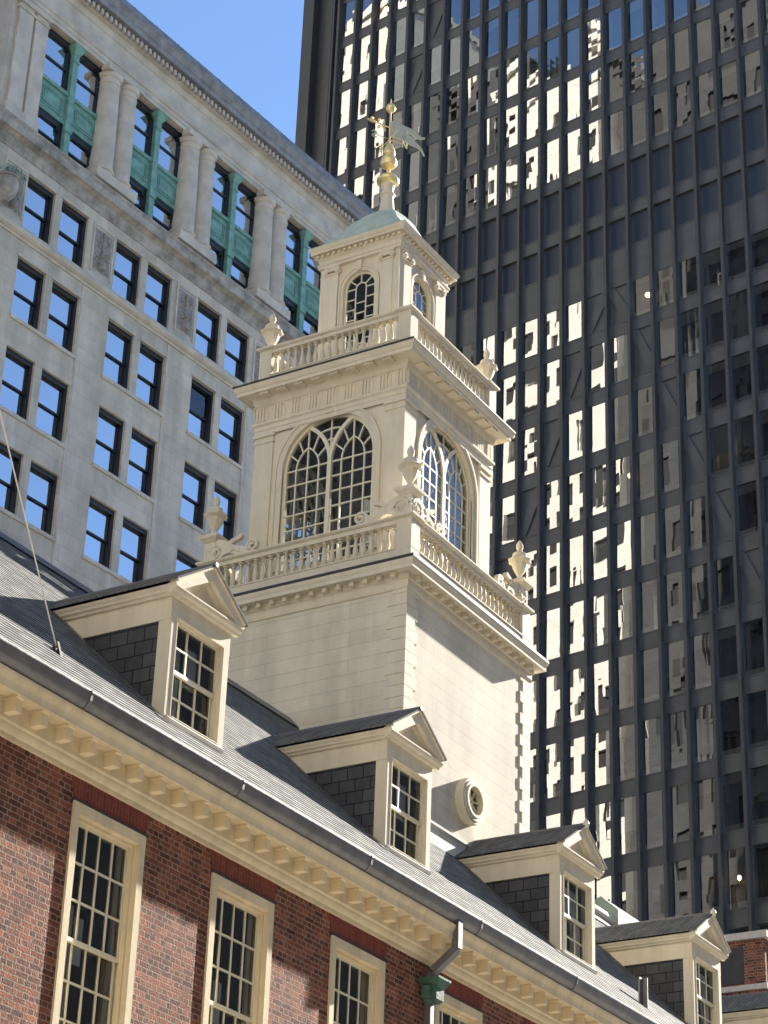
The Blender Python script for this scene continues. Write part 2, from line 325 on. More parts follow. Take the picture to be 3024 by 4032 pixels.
MB().exx([gut(YF-0.50, 9.911), gut(YF-0.50, 9.921), gut(YF-0.44, 9.945), gut(YF-0.39, 9.95), gut(YF-0.39, 9.93)], 0, X1-X0).build('gutter_lip', RIM, gut_o, smooth=False)
# roof: every slate course is a real step
mb = MB(); n = 56; y0, y1 = YR0, YRID+0.02
for sgn in (1, -1):
    for k in range(n):
        ya, yb = y0+(y1-y0)*k/n, y0+(y1-y0)*(k+1)/n; za, zb = ZR0+T*(ya-YR0), ZR0+T*(yb-YR0)
        def Y(v): return (v if sgn == 1 else 2*YRID-v)-O.y
        st = 0.011; mb.cur = 0
        pts = [(-0.1, Y(ya), za+st-O.z), (X1-X0+0.1, Y(ya), za+st-O.z), (X1-X0+0.1, Y(yb), zb-O.z), (-0.1, Y(yb), zb-O.z)]
        mb.poly(pts); mb.cur = 1; mb.poly([(-0.1, Y(yb), zb-O.z), (X1-X0+0.1, Y(yb), zb-O.z), (X1-X0+0.1, Y(yb), zb+st-O.z), (-0.1, Y(yb), zb+st-O.z)])
roof = mb.build('roof', [SLATE, mat('slate_edge_shade', (0.085, 0.085, 0.085), 0.9, spec=0.1)], SH, smooth=False, recalc=False)  # risers coloured dark to stand in for the shadow under each course
mb = MB(); mb.exx([(YRID-0.24-O.y, ZRID-0.19-O.z), (YRID-0.02-O.y, ZRID+0.05-O.z), (YRID+0.02-O.y, ZRID+0.05-O.z), (YRID+0.24-O.y, ZRID-0.19-O.z), (YRID-O.y, ZRID-0.05-O.z)], 0, X1-X0)
mb.build('ridge_flashing', LEAD, roof)
MB().tube([(33.4, YRID-O.y, ZRID+0.14-O.z), (34.72, YRID-O.y, ZRID+0.14-O.z)], 0.11, 12).build('ridge_vent', SILLW, roof)
# windows of the upper storey: twelve over twelve
def sash_window(W, H, cols, rows, dep, fr,  name='window', parent=None, loc=(0, 0, 0), meet=0.5, mun=0.022, curtain=(0.18, 0.16), frame_mat=EAVE, gl=G_SH, head=0.0):
    mb = MB(); f = fr
    mb.box(0, f, -0.03, dep+0.1, 0, H).box(W-f, W, -0.03, dep+0.1, 0, H).box(f, W-f, -0.03, dep+0.1, H-f-head, H).box(f, W-f, -0.05, dep+0.1, 0, f*0.8)
    # inner bead
    b = 0.03 if name == 'window' else 0.010
    mb.box(f, f+b, dep*0.45, dep, f*0.8, H-f-head).box(W-f-b, W-f, dep*0.45, dep, f*0.8, H-f-head).box(f+b, W-f-b, dep*0.45, dep, H-f-head-b, H-f-head)
    fo = mb.build(name, frame_mat, parent, loc, smooth=False)
    xl, xr, zb, zt = f+b, W-f-b, f*0.8, H-f-head-b; zm = zb+(zt-zb)*meet
    for (za, zc, yy) in ((zm-0.02, zt, dep), (zb, zm+0.02, dep+0.045)):
        sm = MB(); st = 0.035 if name == 'window' else 0.028; bot = 0.045
        sm.box(xl, xl+st, yy, yy+0.04, za, zc).box(xr-st, xr, yy, yy+0.04, za, zc).box(xl+st, xr-st, yy, yy+0.04, za, za+bot).box(xl+st, xr-st, yy, yy+0.04, zc-st, zc)
        iw = xr-xl-2*st; ih = zc-za-st-bot
        for c in range(1, cols): x = xl+st+iw*c/cols; sm.box(x-mun/2, x+mun/2, yy+0.004, yy+0.034, za+bot, zc-st)
        for r_ in range(1, rows):
            z = za+bot+ih*r_/rows
            for c in range(cols):
                xa = xl+st+iw*c/cols+(mun/2 if c else 0); xb = xl+st+iw*(c+1)/cols-(mun/2 if c < cols-1 else 0)
                sm.box(xa, xb, yy+0.005, yy+0.033, z-mun/2, z+mun/2)
        so_ = sm.build('sash', SASHM, fo, smooth=False)
        gm = MB()
        for c in range(cols):
            for r_ in range(rows):
                xa, xb = xl+st+iw*c/cols, xl+st+iw*(c+1)/cols; z0, z1 = za+bot+ih*r_/rows, za+bot+ih*(r_+1)/rows
                t1, t2 = random.uniform(-.004, .004), random.uniform(-.004, .004); y = yy+0.018
                gm.poly([(xa, y-t1-t2, z0), (xb, y+t1-t2, z0), (xb, y+t1+t2, z1), (xa, y-t1+t2, z1)])
        gm.build('glass', gl, fo, smooth=False, recalc=False)
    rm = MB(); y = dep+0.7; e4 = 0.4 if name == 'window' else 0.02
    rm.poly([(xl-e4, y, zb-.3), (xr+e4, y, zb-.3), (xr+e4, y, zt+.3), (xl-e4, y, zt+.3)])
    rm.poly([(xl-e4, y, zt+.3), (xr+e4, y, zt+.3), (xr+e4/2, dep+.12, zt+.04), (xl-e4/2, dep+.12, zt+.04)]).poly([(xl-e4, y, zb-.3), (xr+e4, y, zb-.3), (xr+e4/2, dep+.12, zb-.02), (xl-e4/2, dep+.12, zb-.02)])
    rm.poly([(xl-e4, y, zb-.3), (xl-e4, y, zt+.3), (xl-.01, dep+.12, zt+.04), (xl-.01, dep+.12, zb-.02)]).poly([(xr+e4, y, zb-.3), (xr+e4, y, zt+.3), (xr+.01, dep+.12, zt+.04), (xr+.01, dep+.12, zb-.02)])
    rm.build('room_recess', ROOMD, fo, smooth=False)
    if curtain:
        cm = MB()
        for k, (xa, wd_, za, zc) in enumerate(curtain):
            nn = 10; P = []
            for i in range(nn+1): P.append((xl+(xr-xl)*(xa+wd_*i/nn), dep+0.10+0.02*math.sin(i*2.3+k)))
            for i in range(nn): cm.poly([(P[i][0], P[i][1], zb+(zt-zb)*za), (P[i+1][0], P[i+1][1], zb+(zt-zb)*za), (P[i+1][0], P[i+1][1], zb+(zt-zb)*zc), (P[i][0], P[i][1], zb+(zt-zb)*zc)])
        cm.build('curtain', CURT, fo)
    return fo
w0 = sash_window(1.36, WZ1-WZ0, 4, 3, 0.10, 0.11, parent=SH, loc=rel(WX[0], YF, WZ0), mun=0.026, curtain=[(0.10, 0.17, 0, 0.66), (0.33, 0.12, 0.42, 0.62), (0.93, 0.07, 0.0, 1.0)], head=0.02)
for x in WX[1:]: dup(w0, SH, rel(x, YF, WZ0))
for x in WX: MB().box(x-0.02-O.x, x+1.40-O.x, -0.035, 0.0, WZ1-GZ+0.004, WZ1-GZ+0.026).build('head_flashing', DARKM, SH, smooth=False)
# dormers
def dormer(parent, loc, ball=False):
    Wd, H = 1.27, 1.665
    mb = MB()                                   # front and corner boards, fascia
    for xa, xb in ((0, 0.115), (Wd-0.115, Wd)): mb.box(xa, xb, 0, 0.17, -0.02, H)
    mb.box(0.115, Wd-0.115, 0.0, 0.06, 1.425, H)
    for sx in (0, 1):                           # side corner boards and side fascia, mitred to the slope
        x = -0.012 if sx == 0 else Wd+0.012-0.03
        mb.prism([(x, 0.002, -0.02), (x, 0.19, 0.19*T-0.02), (x, 0.19, 1.36), (x, 0.002, 1.36)], [(x+0.03, 0.002, -0.02), (x+0.03, 0.19, 0.19*T-0.02), (x+0.03, 0.19, 1.36), (x+0.03, 0.002, 1.36)])
        x = -0.02 if sx == 0 else Wd+0.02-0.03
        mb.prism([(x, 0.002, 1.36), (x, 1.36/T, 1.36), (x, H/T, H), (x, 0.002, H)], [(x+0.03, 0.002, 1.36), (x+0.03, 1.36/T, 1.36), (x+0.03, H/T, H), (x+0.03, 0.002, H)])
    o = mb.build('dormer', CREAM, parent, loc, smooth=False)
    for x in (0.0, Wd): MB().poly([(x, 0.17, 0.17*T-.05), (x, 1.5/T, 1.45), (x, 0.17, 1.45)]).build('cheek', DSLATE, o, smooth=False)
    # horizontal cornice front, side cornices
    cm = MB(); pf = [(0, H), (-0.05, H), (-0.07, H+0.03), (-0.11, H+0.05), (-0.125, H+0.085), (-0.125, H+0.105), (0, H+0.105)]
    cm.exx(pf, -0.125, Wd+0.125)
    for sx in (-1, 1):
        q = [(0, H), (0.05, H), (0.065, H+0.03), (0.09, H+0.045), (0.10, H+0.075), (0.12, H+0.10), (0.125, H+0.13), (0, H+0.13)]
        base = 0 if sx == -1 else Wd
        A = [(base+sx*px, 0.0, z) for px, z in q]; B = [(base+sx*px, z/T+0.03, z) for px, z in q]
        cm.prism(A, B)
    # raking cornice
    xc = Wd/2; half = xc+0.135; za, zt = H+0.105, H+0.60
    sl_ = (zt-za)/half; th = 0.135
    for sx in (-1, 1):
        a = [(xc+sx*half, za), (xc+sx*half, za+0.03), (xc, zt+0.045), (xc, zt-th), (xc+sx*(half-th/sl_*0.86), za)]
        cm.exy(a, -0.125, 0.0)
        a2 = [(xc+sx*(half-0.02), za+0.031), (xc+sx*(half+0.012), za+0.055), (xc, zt+0.085), (xc, zt+0.045)]
        cm.exy(a2, -0.155, -0.03)
        a3 = [(xc, zt-th), (xc, zt-th-0.05), (xc+sx*(half-th/sl_-0.12), za), (xc+sx*(half-th/sl_*0.86), za)]
        cm.exy(a3, -0.06, 0.0)
    cm.build('pediment', CREAM, o, smooth=False)
    MB().prism([(0.05, -0.012, H+0.1), (Wd-0.05, -0.012, H+0.1), (xc, -0.012, zt-0.05)], [(0.05, 0.04, H+0.1), (Wd-0.05, 0.04, H+0.1), (xc, 0.04, zt-0.05)]).build('tympanum', CREAM, o, smooth=False)
    rm = MB(); nC = 8
    for sx in (-1, 1):
        for k in range(nC):
            u0, u1 = k/nC, (k+1)/nC
            def P_(u, up): 
                x = xc+sx*(half+0.03)*(1-u); z = za+0.06+(zt+0.09-za-0.06)*u+up
                return x, z
            (xa, z0), (xb, z1) = P_(u0, 0.012), P_(u1, 0.0)
            rm.poly([(xa, -0.165, z0), (xb, -0.165, z1), (xb, z1/T+0.05, z1), (xa, z0/T+0.05, z0)])
            rm.poly([(xb, -0.165, z1), (xb, -0.165, z1+0.012), (xb, z1/T+0.05, z1+0.012), (xb, z1/T+0.05, z1)])
        (xa, z0), (xb, z1) = P_(0, 0), P_(1, 0)
        rm.poly([(xa, -0.165, z0-0.02), (xb, -0.165, z1-0.02), (xb, -0.165, z1+.012), (xa, -0.165, z0+.012)])
        rm.poly([(xa, -0.165, z0-0.02), (xa, -0.165, z0+.012), (xa, z0/T+0.05, z0+.012), (xa, z0/T+0.05, z0-0.02)])
    DR = rm.build('dormer_roof', DRSL, o, smooth=False, recalc=False)
    zr = zt+0.09
    MB().tube([(xc, -0.175, zr), (xc, zr/T+0.1, zr)], 0.035, 8).build('ridge_roll', LEAD, o)
    if ball: MB().lathe([(0.0, -0.06), (0.045, -0.045), (0.06, 0), (0.045, 0.05), (0.015, 0.08), (0.0, 0.11)], 10, (xc, -0.165, zr)).build('ridge_knob', WHITE, o)
    MB().exx([(0.0, -0.06), (-0.06, -0.02), (-0.07, 0.02), (0.02, 0.10), (0.12, 0.10), (0.12, -0.06)], 0.05, Wd-0.05).build('sill', WHITE, o, smooth=False)
    # flashing strip beside the cheek
    MB().prism([(-0.02, -0.1, -0.1*T+0.02), (-0.16, -0.05, -0.05*T+0.02), (-0.16, 1.8, 1.8*T+0.02), (-0.02, 1.8, 1.8*T+0.02)], [(-0.02, -0.1, -0.1*T+0.028), (-0.16, -0.05, -0.05*T+0.028), (-0.16, 1.8, 1.8*T+0.028), (-0.02, 1.8, 1.8*T+0.028)]).build('flashing', LEAD, o, smooth=False)
    return o
DRSL = brickmat('dormer_slate', (0.19, 0.195, 0.195), (0.12, 0.125, 0.13), (0.03, 0.03, 0.03), 0.24, 0.10, 0.004, mode='roof', bump=0.3, var=(5, 0.75))
DORM = [(20.745, 15.80, 10.60, False), (26.28, 15.92, 10.725, False), (31.875, 15.955, 10.76, True), (37.56, 16.11, 10.91, True), (43.15, 16.2, 11.0, True), (48.75, 16.3, 11.1, True)]
dwin = None
for i, (x, y, z, b) in enumerate(DORM[:5]):
    zr = ZR0+T*(y-YR0)
    o = dormer(SH, rel(x, y, zr-0.005), b)
    cl = [(0.12, 0.2, 0, 0.82), (0.45, 0.22, 0.45, 0.86)] if i < 2 else [(0.1, 0.75, 0.5, 0.9), (0.6, 0.3, 0, 0.5)]
    wi = sash_window(1.05, 1.36, 3, 2, 0.06, 0.014, 'dormer_window', o, (0.11, 0.02, 0.075), meet=0.5, mun=0.024, curtain=cl, frame_mat=CREAM)
# the window of a dormer hangs one level too deep for its own sub-parts: lift its pieces to the dormer
for d in [c for c in SH.children if c.name.startswith('dormer')]:
    for wi in [c for c in d.children if c.name.startswith('dormer_window')]:
        for p in list(wi.children):
            p.parent = d; p.location = Vector(wi.location)+Vector(p.location)
# downpipe and leader head
mb = MB(); P = [rel(26.96, 15.10, 9.80), rel(26.96, 15.10, 9.36), rel(26.75, 15.36, 9.0), rel(26.75, 15.36, 8.85)]
def sqtube(mb, pts, w):
    for a, b in zip(pts[:-1], pts[1:]):
        a, b = Vector(a), Vector(b); t = (b-a).normalized(); u = Vector((1, 0, 0)); u = (u-t*u.dot(t)).normalized(); v = t.cross(u)
        A = [a+u*sx*w/2+v*sy*w/2 for sx, sy in ((-1, -1), (1, -1), (1, 1), (-1, 1))]; B = [p+(b-a) for p in A]; mb.prism(A, B)
sqtube(mb, P, 0.11); dp = mb.build('downpipe', LEAD, SH, smooth=False)
mb = MB(); sqtube(mb, [rel(26.75, 15.40, 8.60), rel(26.75, 15.40, 0)], 0.10); mb.build('pipe_length', LEAD, dp, smooth=False)
cx, cy = 26.76-O.x, 15.34-O.y
def hring(prof):
    mb = MB(); mb.ring([(h, z-O.z) for h, z in prof], cx, cy, cap=True); return mb
mb = hring([(0.06, 8.56), (0.105, 8.60), (0.105, 8.76), (0.12, 8.78), (0.175, 8.87), (0.175, 8.90), (0.08, 8.905)]); mb.box(cx-0.20, cx-0.105, cy-0.05, cy+0.08, 8.61-O.z, 8.77-O.z)
mb.build('leader_head', mat('dark_verdigris', (0.08, 0.18, 0.135), 0.7, noise=(9, 0.5), bump=(20, 0.3)), dp, smooth=False)
# brick end stack with stone coping
cxm = MB(); 
def bb(mb, x0, x1, y0, y1, z0, z1): mb.box(x0-O.x, x1-O.x, y0-O.y, y1-O.y, z0-O.z, z1-O.z)
bb(cxm, 49.9, 50.55, 19.55, 21.4, 13.5, 16.55)
st = cxm.build('end_stack', BRICK, SH, smooth=False)
cp = MB(); bb(cp, 49.8, 50.65, 19.45, 21.5, 16.55, 16.72); bb(cp, 49.84, 50.62, 19.50, 21.45, 15.32, 15.45)
for k in range(4): bb(cp, 49.75, 50.6, 18.75+0.2*k, 18.95+0.2*k, 13.2+0.2*k, 13.65+0.22*k)
bb(cp, 50.2, 50.58, 19.52, 19.54, 13.6, 16.5)
cp.build('coping', CAPST, st, smooth=False)
cp = MB(); bb(cp, 49.88, 49.895, 20.1, 20.9, 15.5, 16.4); cp.build('recess_panel', DARKM, st, smooth=False)  # flat dark panel set in place of the stack's recess
# copper roof hatch on the ridge
hm = MB(); hx = 42.7-O.x; hy = 20.1-O.y; hz = 14.75-O.z
hm.prism([(hx, hy-0.1, hz), (hx, hy+0.9, hz), (hx, hy+0.9, hz+0.55), (hx, hy+0.3, hz+0.8), (hx, hy-0.1, hz+0.45)], [(hx+2.1, hy-0.1, hz), (hx+2.1, hy+0.9, hz), (hx+2.1, hy+0.9, hz+0.55), (hx+2.1, hy+0.3, hz+0.8), (hx+2.1, hy-0.1, hz+0.45)])
hm.build('roof_hatch', mat('pale_copper', (0.30, 0.36, 0.28), 0.6, noise=(3, 0.8)), roof, smooth=False)
# lead vent pipe standing on the slope
vp = MB(); vx, vy = 34.60-O.x, 15.79-O.y; vz = ZR0+T*(15.79-YR0)-O.z; vp.box(vx-0.07, vx+0.06, vy, vy+0.03, vz-0.05, vz+0.46).box(vx+0.035, vx+0.06, vy-0.09, vy, vz-0.12, vz+0.46); vp.build('snow_guard', LEAD, roof, smooth=False)
# guy cable with its foot on the slope
ft = Vector((18.75, 15.92, ZR0+T*(15.92-YR0)))
gy = thing('guy_cable', 'thin pale stay cable rising steeply from a dark bracket on the slates', 'cable', ft)
MB().tube([(0, 0, 0.05), Vector((16.15, 14.77, 12.05))-ft, (Vector((16.15, 14.77, 12.05))-ft)*2.2], 0.009, 6).build('cable', SILLW, gy)
MB().box(-0.07, 0.07, -0.05, 0.05, -0.05, 0.015).prism([(-0.02, -0.09, -0.08), (-0.02, 0.06, 0.05), (-0.02, 0.015, 0.13), (-0.02, -0.015, 0.13)], [(0.02, -0.09, -0.08), (0.02, 0.06, 0.05), (0.02, 0.015, 0.13), (0.02, -0.015, 0.13)]).build('bracket', DARKM, gy, smooth=False)

# ------------------------------------------------------------------ wooden tower
XC, YC, ZT = 32.224, 20.153, 10.0
TW = thing('wooden_tower', 'three tier cream wooden tower with balustrades, arched windows and small copper dome', 'tower', (XC, YC, ZT))
C1, C2, C3 = (0.03, -0.048), (0.041, -0.065), (0.066, -0.107)
B1 = 2.255
mb = MB(); mb.ring([(B1, 0.0), (B1, 16.9-ZT)]); wallb = mb.build('base_wall', BOARD, TW, smooth=False)
mb = MB(); mb.ring([(B1, 12.0-ZT), (B1+0.03, 12.0-ZT), (B1+0.03, 12.92-ZT), (B1+0.07, 12.93-ZT), (B1+0.07, 12.97-ZT), (B1, 13.0-ZT)]); mb.build('base_skirt', WHITE, TW, smooth=False)
# quoins at each corner
for sx, sy in ((-1, -1), (1, -1), (-1, 1), (1, 1)):
    mb = MB(); z = 12.95; k = 0
    while z < 16.82:
        la, lb = (0.37, 0.27) if k % 2 == 0 else (0.27, 0.37); z1 = min(z+0.204, 16.84); o_ = 0.022
        x0, x1 = (B1+o_)*sx, (B1-la)*sx; y0, y1 = (B1+o_)*sy, (B1-lb)*sy
        mb.box(min(x0, x1), max(x0, x1), min(y0, B1*sy), max(y0, B1*sy), z-ZT, z1-ZT)
        mb.box(min(x0, B1*sx), max(x0, B1*sx), min(B1*sy, y1), max(B1*sy, y1), z-ZT, z1-ZT)
        z += 0.212; k += 1
    mb.build('quoin', CREAM, TW, smooth=False)
# oculus on the front
mb = MB(); ox, oz = -0.03, 13.73-ZT; n = 32
def ringy(r0, r1, ya, yb):
    P = []; F = []
    for i in range(n):
        a = 2*math.pi*i/n; c, s_ = math.cos(a), math.sin(a)
        P += [(ox+r0*c, ya, oz+r0*s_), (ox+r1*c, ya, oz+r1*s_), (ox+r1*c, yb, oz+r1*s_), (ox+r0*c, yb, oz+r0*s_)]
    for i in range(n):
        j = (i+1) % n
        for q in range(4): F.append((i*4+q, j*4+q, j*4+(q+1) % 4, i*4+(q+1) % 4))
    mb.mesh(P, F)
ringy(0.27, 0.41, -B1-0.16, -B1+0.05); ringy(0.25, 0.30, -B1-0.19, -B1-0.16); ringy(0.30, 0.36, -B1-0.175, -B1-0.16); ocu = mb.build('oculus', CREAM, TW)
mb = MB()
for k in range(8):
    a = math.pi*k/4+0.2; mb.ribbon([(ox+0.05*math.cos(a), oz+0.05*math.sin(a)), (ox+0.28*math.cos(a), oz+0.28*math.sin(a))], 0.03, -B1-0.09, -B1-0.06)
ringy(0.03, 0.065, -B1-0.095, -B1-0.055); mb.build('spoke', SASHM, ocu)
mb = MB(); mb.poly([(ox+0.27*math.cos(2*math.pi*k/n), -B1-0.05, oz+0.27*math.sin(2*math.pi*k/n)) for k in range(n)]); mb.build('glass', G_SH, ocu, recalc=False)
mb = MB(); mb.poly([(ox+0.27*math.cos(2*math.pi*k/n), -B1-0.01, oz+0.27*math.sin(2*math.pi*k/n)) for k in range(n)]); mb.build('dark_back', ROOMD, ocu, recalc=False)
# lower cornice with dentil blocks
def corn(prof, blocks, name, c, mtl=CREAM):
    mb = MB(); mb.ring([(h, z-ZT) for h, z in prof], *c)
    if blocks:
        h0, d, w_, z0, z1, pitch, hmax = blocks
        nb = int(2*hmax/pitch); off = -(nb-1)*pitch/2
        for k in range(nb):
            t = off+k*pitch
            for sg in (-1, 1):
                mb.box(c[0]+t-w_/2, c[0]+t+w_/2, c[1]+min(sg*h0, sg*(h0+d)), c[1]+max(sg*h0, sg*(h0+d)), z0-ZT, z1-ZT)
                mb.box(c[0]+min(sg*h0, sg*(h0+d)), c[0]+max(sg*h0, sg*(h0+d)), c[1]+t-w_/2, c[1]+t+w_/2, z0-ZT, z1-ZT)
    return mb.build(name, mtl, TW, smooth=False)
corn([(B1, 16.84), (B1+0.03, 16.85), (B1+0.045, 16.90), (B1+0.045, 17.0), (B1+0.07, 17.02), (B1+0.07, 17.125), (B1+0.22, 17.125), (B1+0.22, 17.115), (B1+0.24, 17.115), (B1+0.24, 17.185), (B1+0.25, 17.20), (B1+0.265, 17.24), (B1+0.27, 17.28), (1.5, 17.285)],
     (B1+0.04, 0.13, 0.085, 17.03, 17.12, 0.275, B1+0.05), 'lower_cornice', (0, 0))
mb = MB(); mb.ring([(B1+0.25, 17.283-ZT), (B1+0.278, 17.283-ZT), (B1+0.278, 17.335-ZT), (2.1, 17.42-ZT), (2.1, 17.40-ZT)]); mb.build('roof_edge', DARKM, TW, smooth=False)
# deck of first balcony
mb = MB(); mb.ring([(2.25, 17.36-ZT), (1.5, 17.40-ZT), (0.01, 17.40-ZT)]); mb.build('balcony_floor', LEAD, TW, smooth=False)

bal_budget = [0]
def balustrade(c, h, zp0, zp1, zr0, zr1, cap, nbal, span, pw, name, rad, urns, scrolls):
    """plinth, rail, pedestals as one mesh; each baluster a sub-part"""
    t = 0.075; mb = MB()
    mb.ring([(h, zp0-ZT), (h, zp1-0.03-ZT), (h+0.015, zp1-0.025-ZT), (h+0.015, zp1-ZT), (h-2*t, zp1-ZT), (h-2*t, zp0-ZT)], *c)
    mb.ring([(h-0.01, zr0-ZT), (h+0.0, zr0-ZT), (h+0.0, zr1-0.06-ZT), (h+cap*0.5, zr1-0.05-ZT), (h+cap, zr1-0.025-ZT), (h+cap, zr1-ZT), (h-2*t-cap, zr1-ZT), (h-2*t-cap, zr1-0.05-ZT), (h-2*t, zr0-ZT), (h-0.01, zr0-ZT)], *c)
    for sx in (-1, 1):
        for sy in (-1, 1):
            px, py = c[0]+sx*(h-pw/2+0.012), c[1]+sy*(h-pw/2+0.012)
            mb.ring([(pw/2, zp0-0.02-ZT), (pw/2, zr1-0.03-ZT)], px, py)
            mb.ring([(pw/2, zp0-0.03-ZT), (pw/2+0.025, zp0-0.03-ZT), (pw/2+0.025, zp0+0.07-ZT), (pw/2, zp0+0.09-ZT)], px, py)
            mb.ring([(pw/2, zr1-0.06-ZT), (pw/2+cap+0.012, zr1-0.03-ZT), (pw/2+cap+0.012, zr1+0.012-ZT), (0.01, zr1+0.014-ZT)], px, py)
    o = mb.build(name, CREAM, TW, smooth=False)
    H = zr0-zp1
    prof = [(1.15*rad, 0), (1.15*rad, 0.06), (0.75*rad, 0.075), (0.6*rad, 0.10), (0.8*rad, 0.16), (1.0*rad, 0.28), (0.95*rad, 0.38), (0.62*rad, 0.60), (0.48*rad, 0.76), (0.5*rad, 0.82), (0.85*rad, 0.84), (0.85*rad, 0.87), (0.55*rad, 0.89), (0.6*rad, 0.92), (1.15*rad, 0.94), (1.15*rad, 1.0)]
    b0 = None; yy = h-t
    faces = [(LEFT, 1), (FRONT, 1), (BACK, 0), (RIGHT, 0)]; rest = []
    for ang, indiv in faces:
        for k in range(nbal):
            x = -span+2*span*k/(nbal-1); v = Matrix.Rotation(ang, 4, 'Z') @ Vector((x, -yy, 0))
            loc = (c[0]+v.x, c[1]+v.y, zp1-ZT)
            if indiv and bal_budget[0] < 100:
                bal_budget[0] += 1
                if b0 is None: b0 = MB().lathe([(r_, z*H) for r_, z in prof], 8).build('baluster', CREAM, o, loc)
                else: dup(b0, o, loc)
            else: rest.append(loc)
    mb = MB()
    for l in rest: mb.lathe([(r_, z*H) for r_, z in prof], 6, l)
    if rest: q = mb.build('far_baluster', CREAM, o); q['kind'] = 'stuff'
    return o
ral1 = balustrade(C1, 2.215, 17.38, 17.70, 18.17, 18.31, 0.05, 24, 1.86, 0.30, 'lower_balustrade', 0.052, None, None)
# urn
def urn(H, r):
    p = [(0.45, 0), (0.45, 0.03), (0.25, 0.05), (0.2, 0.10), (0.28, 0.15), (0.45, 0.22), (0.62, 0.32), (0.72, 0.42), (0.98, 0.47), (1.0, 0.50), (0.85, 0.535), (0.62, 0.56), (0.66, 0.60), (0.60, 0.66), (0.34, 0.71), (0.2, 0.735), (0.26, 0.77), (0.32, 0.82), (0.31, 0.88), (0.2, 0.94), (0.05, 1.0)]
    am = [0]*5+[0.02, 0.06, 0.06, 0.07, 0.08, 0.08, 0.05]+[0.02]*9
    return MB().lathe([(a*r, z*H) for a, z in p], 24, (0, 0, 0), 8, 0, am)
# corner pedestals, urns and scrolls of the lower balcony
u0 = None; zc = 18.325
for sx, sy in ((-1, -1), (1, -1), (-1, 1), (1, 1)):
    px, py = C1[0]+sx*(2.215-0.14), C1[1]+sy*(2.215-0.14)
    mb = MB(); mb.ring([(0.115, zc-ZT), (0.115, 18.72-ZT), (0.14, 18.74-ZT), (0.15, 18.76-ZT), (0.20, 18.80-ZT), (0.205, 18.86-ZT), (0.10, 18.90-ZT), (0.01, 18.905-ZT)], px, py)
    pd = mb.build('urn_pedestal', CREAM, TW, smooth=False)
    if u0 is None: u0 = urn(0.86, 0.215).build('urn', CREAM, pd, (px, py, 18.90-ZT))
    else: dup(u0, pd, (px, py, 18.90-ZT))
def spiral(cx, cz, r0, r1, a0, turns, n=40):
    return [(cx+(r0+(r1-r0)*k/n)*math.cos(a0+2*math.pi*turns*k/n), cz+(r0+(r1-r0)*k/n)*math.sin(a0+2*math.pi*turns*k/n)) for k in range(n+1)]
def scroll_mesh():
    """S-shaped scroll, x from 0 (corner) inwards to about 1.15, z from 0 on the rail"""
    mb = MB()
    # body outline: top curve and bottom
    top = [(0.02, 0.10), (0.0, 0.20), (0.04, 0.33), (0.14, 0.42), (0.28, 0.44), (0.42, 0.39), (0.55, 0.30), (0.66, 0.235), (0.76, 0.20), (0.86, 0.18), (0.93, 0.16)]
    bot = [(0.06, 0.03), (0.10, 0.0), (0.2, 0.0), (0.3, 0.02), (0.40, 0.10), (0.48, 0.12), (0.56, 0.10), (0.64, 0.06), (0.72, 0.03), (0.84, 0.0), (0.95, 0.0)]
    for k in range(len(top)-1):
        a, b, c_, d = top[k], top[k+1], bot[k+1], bot[k]
        mb.prism([(a[0], -0.035, a[1]), (b[0], -0.035, b[1]), (c_[0], -0.035, c_[1]), (d[0], -0.035, d[1])], [(a[0], 0.035, a[1]), (b[0], 0.035, b[1]), (c_[0], 0.035, c_[1]), (d[0], 0.035, d[1])])
    # disc of the big volute, raised spiral both sides
    for yc in (-0.055, 0.055):
        sp_ = spiral(0.19, 0.205, 0.185, 0.03, math.pi*0.6, 2.1)
        mb.tube([(x, yc*0.8, z) for x, z in sp_], 0.018, 6)
    mb.tube([(0.19, -0.06, 0.205), (0.19, 0.06, 0.205)], 0.04, 8)
    # leaf hook and small volute
    mb.ribbon([(0.50, 0.28), (0.58, 0.35), (0.66, 0.37), (0.74, 0.40), (0.78, 0.44)], [0.10, 0.09, 0.07, 0.08, 0.05], -0.045, 0.045)
    mb.ribbon([(0.52, 0.14), (0.62, 0.20), (0.7, 0.16), (0.76, 0.10)], [0.07, 0.09, 0.08, 0.03], -0.05, 0.05)
    sp_ = spiral(1.02, 0.16, 0.13, 0.03, math.pi*1.15, -1.5)
    mb.ribbon(sp_, 0.05, -0.045, 0.045)
    mb.ribbon([(0.84, 0.05), (0.92, 0.06), (0.96, 0.03), (1.08, 0.03), (1.2, 0.015)], [0.1, 0.09, 0.06, 0.06, 0.03], -0.04, 0.04)
    return mb
sc0 = None
for ang in (LEFT, FRONT, BACK, RIGHT):
    for flip in (0, 1):
        M4 = Matrix.Rotation(ang, 4, 'Z'); yy = 2.215-0.075
        e = -2.16 if not flip else 2.16
        v = M4 @ Vector((e, -yy if not flip else -yy, 0))
        loc = (C1[0]+v.x, C1[1]+v.y, 18.315-ZT)
        # flipped copies turn by 180 degrees so that x still runs inwards from the corner
        rz = ang + (math.pi if flip else 0)
        if sc0 is None: sc0 = scroll_mesh().build('scroll', CREAM, TW, loc, rz)
        else: dup(sc0, TW, loc, rz)
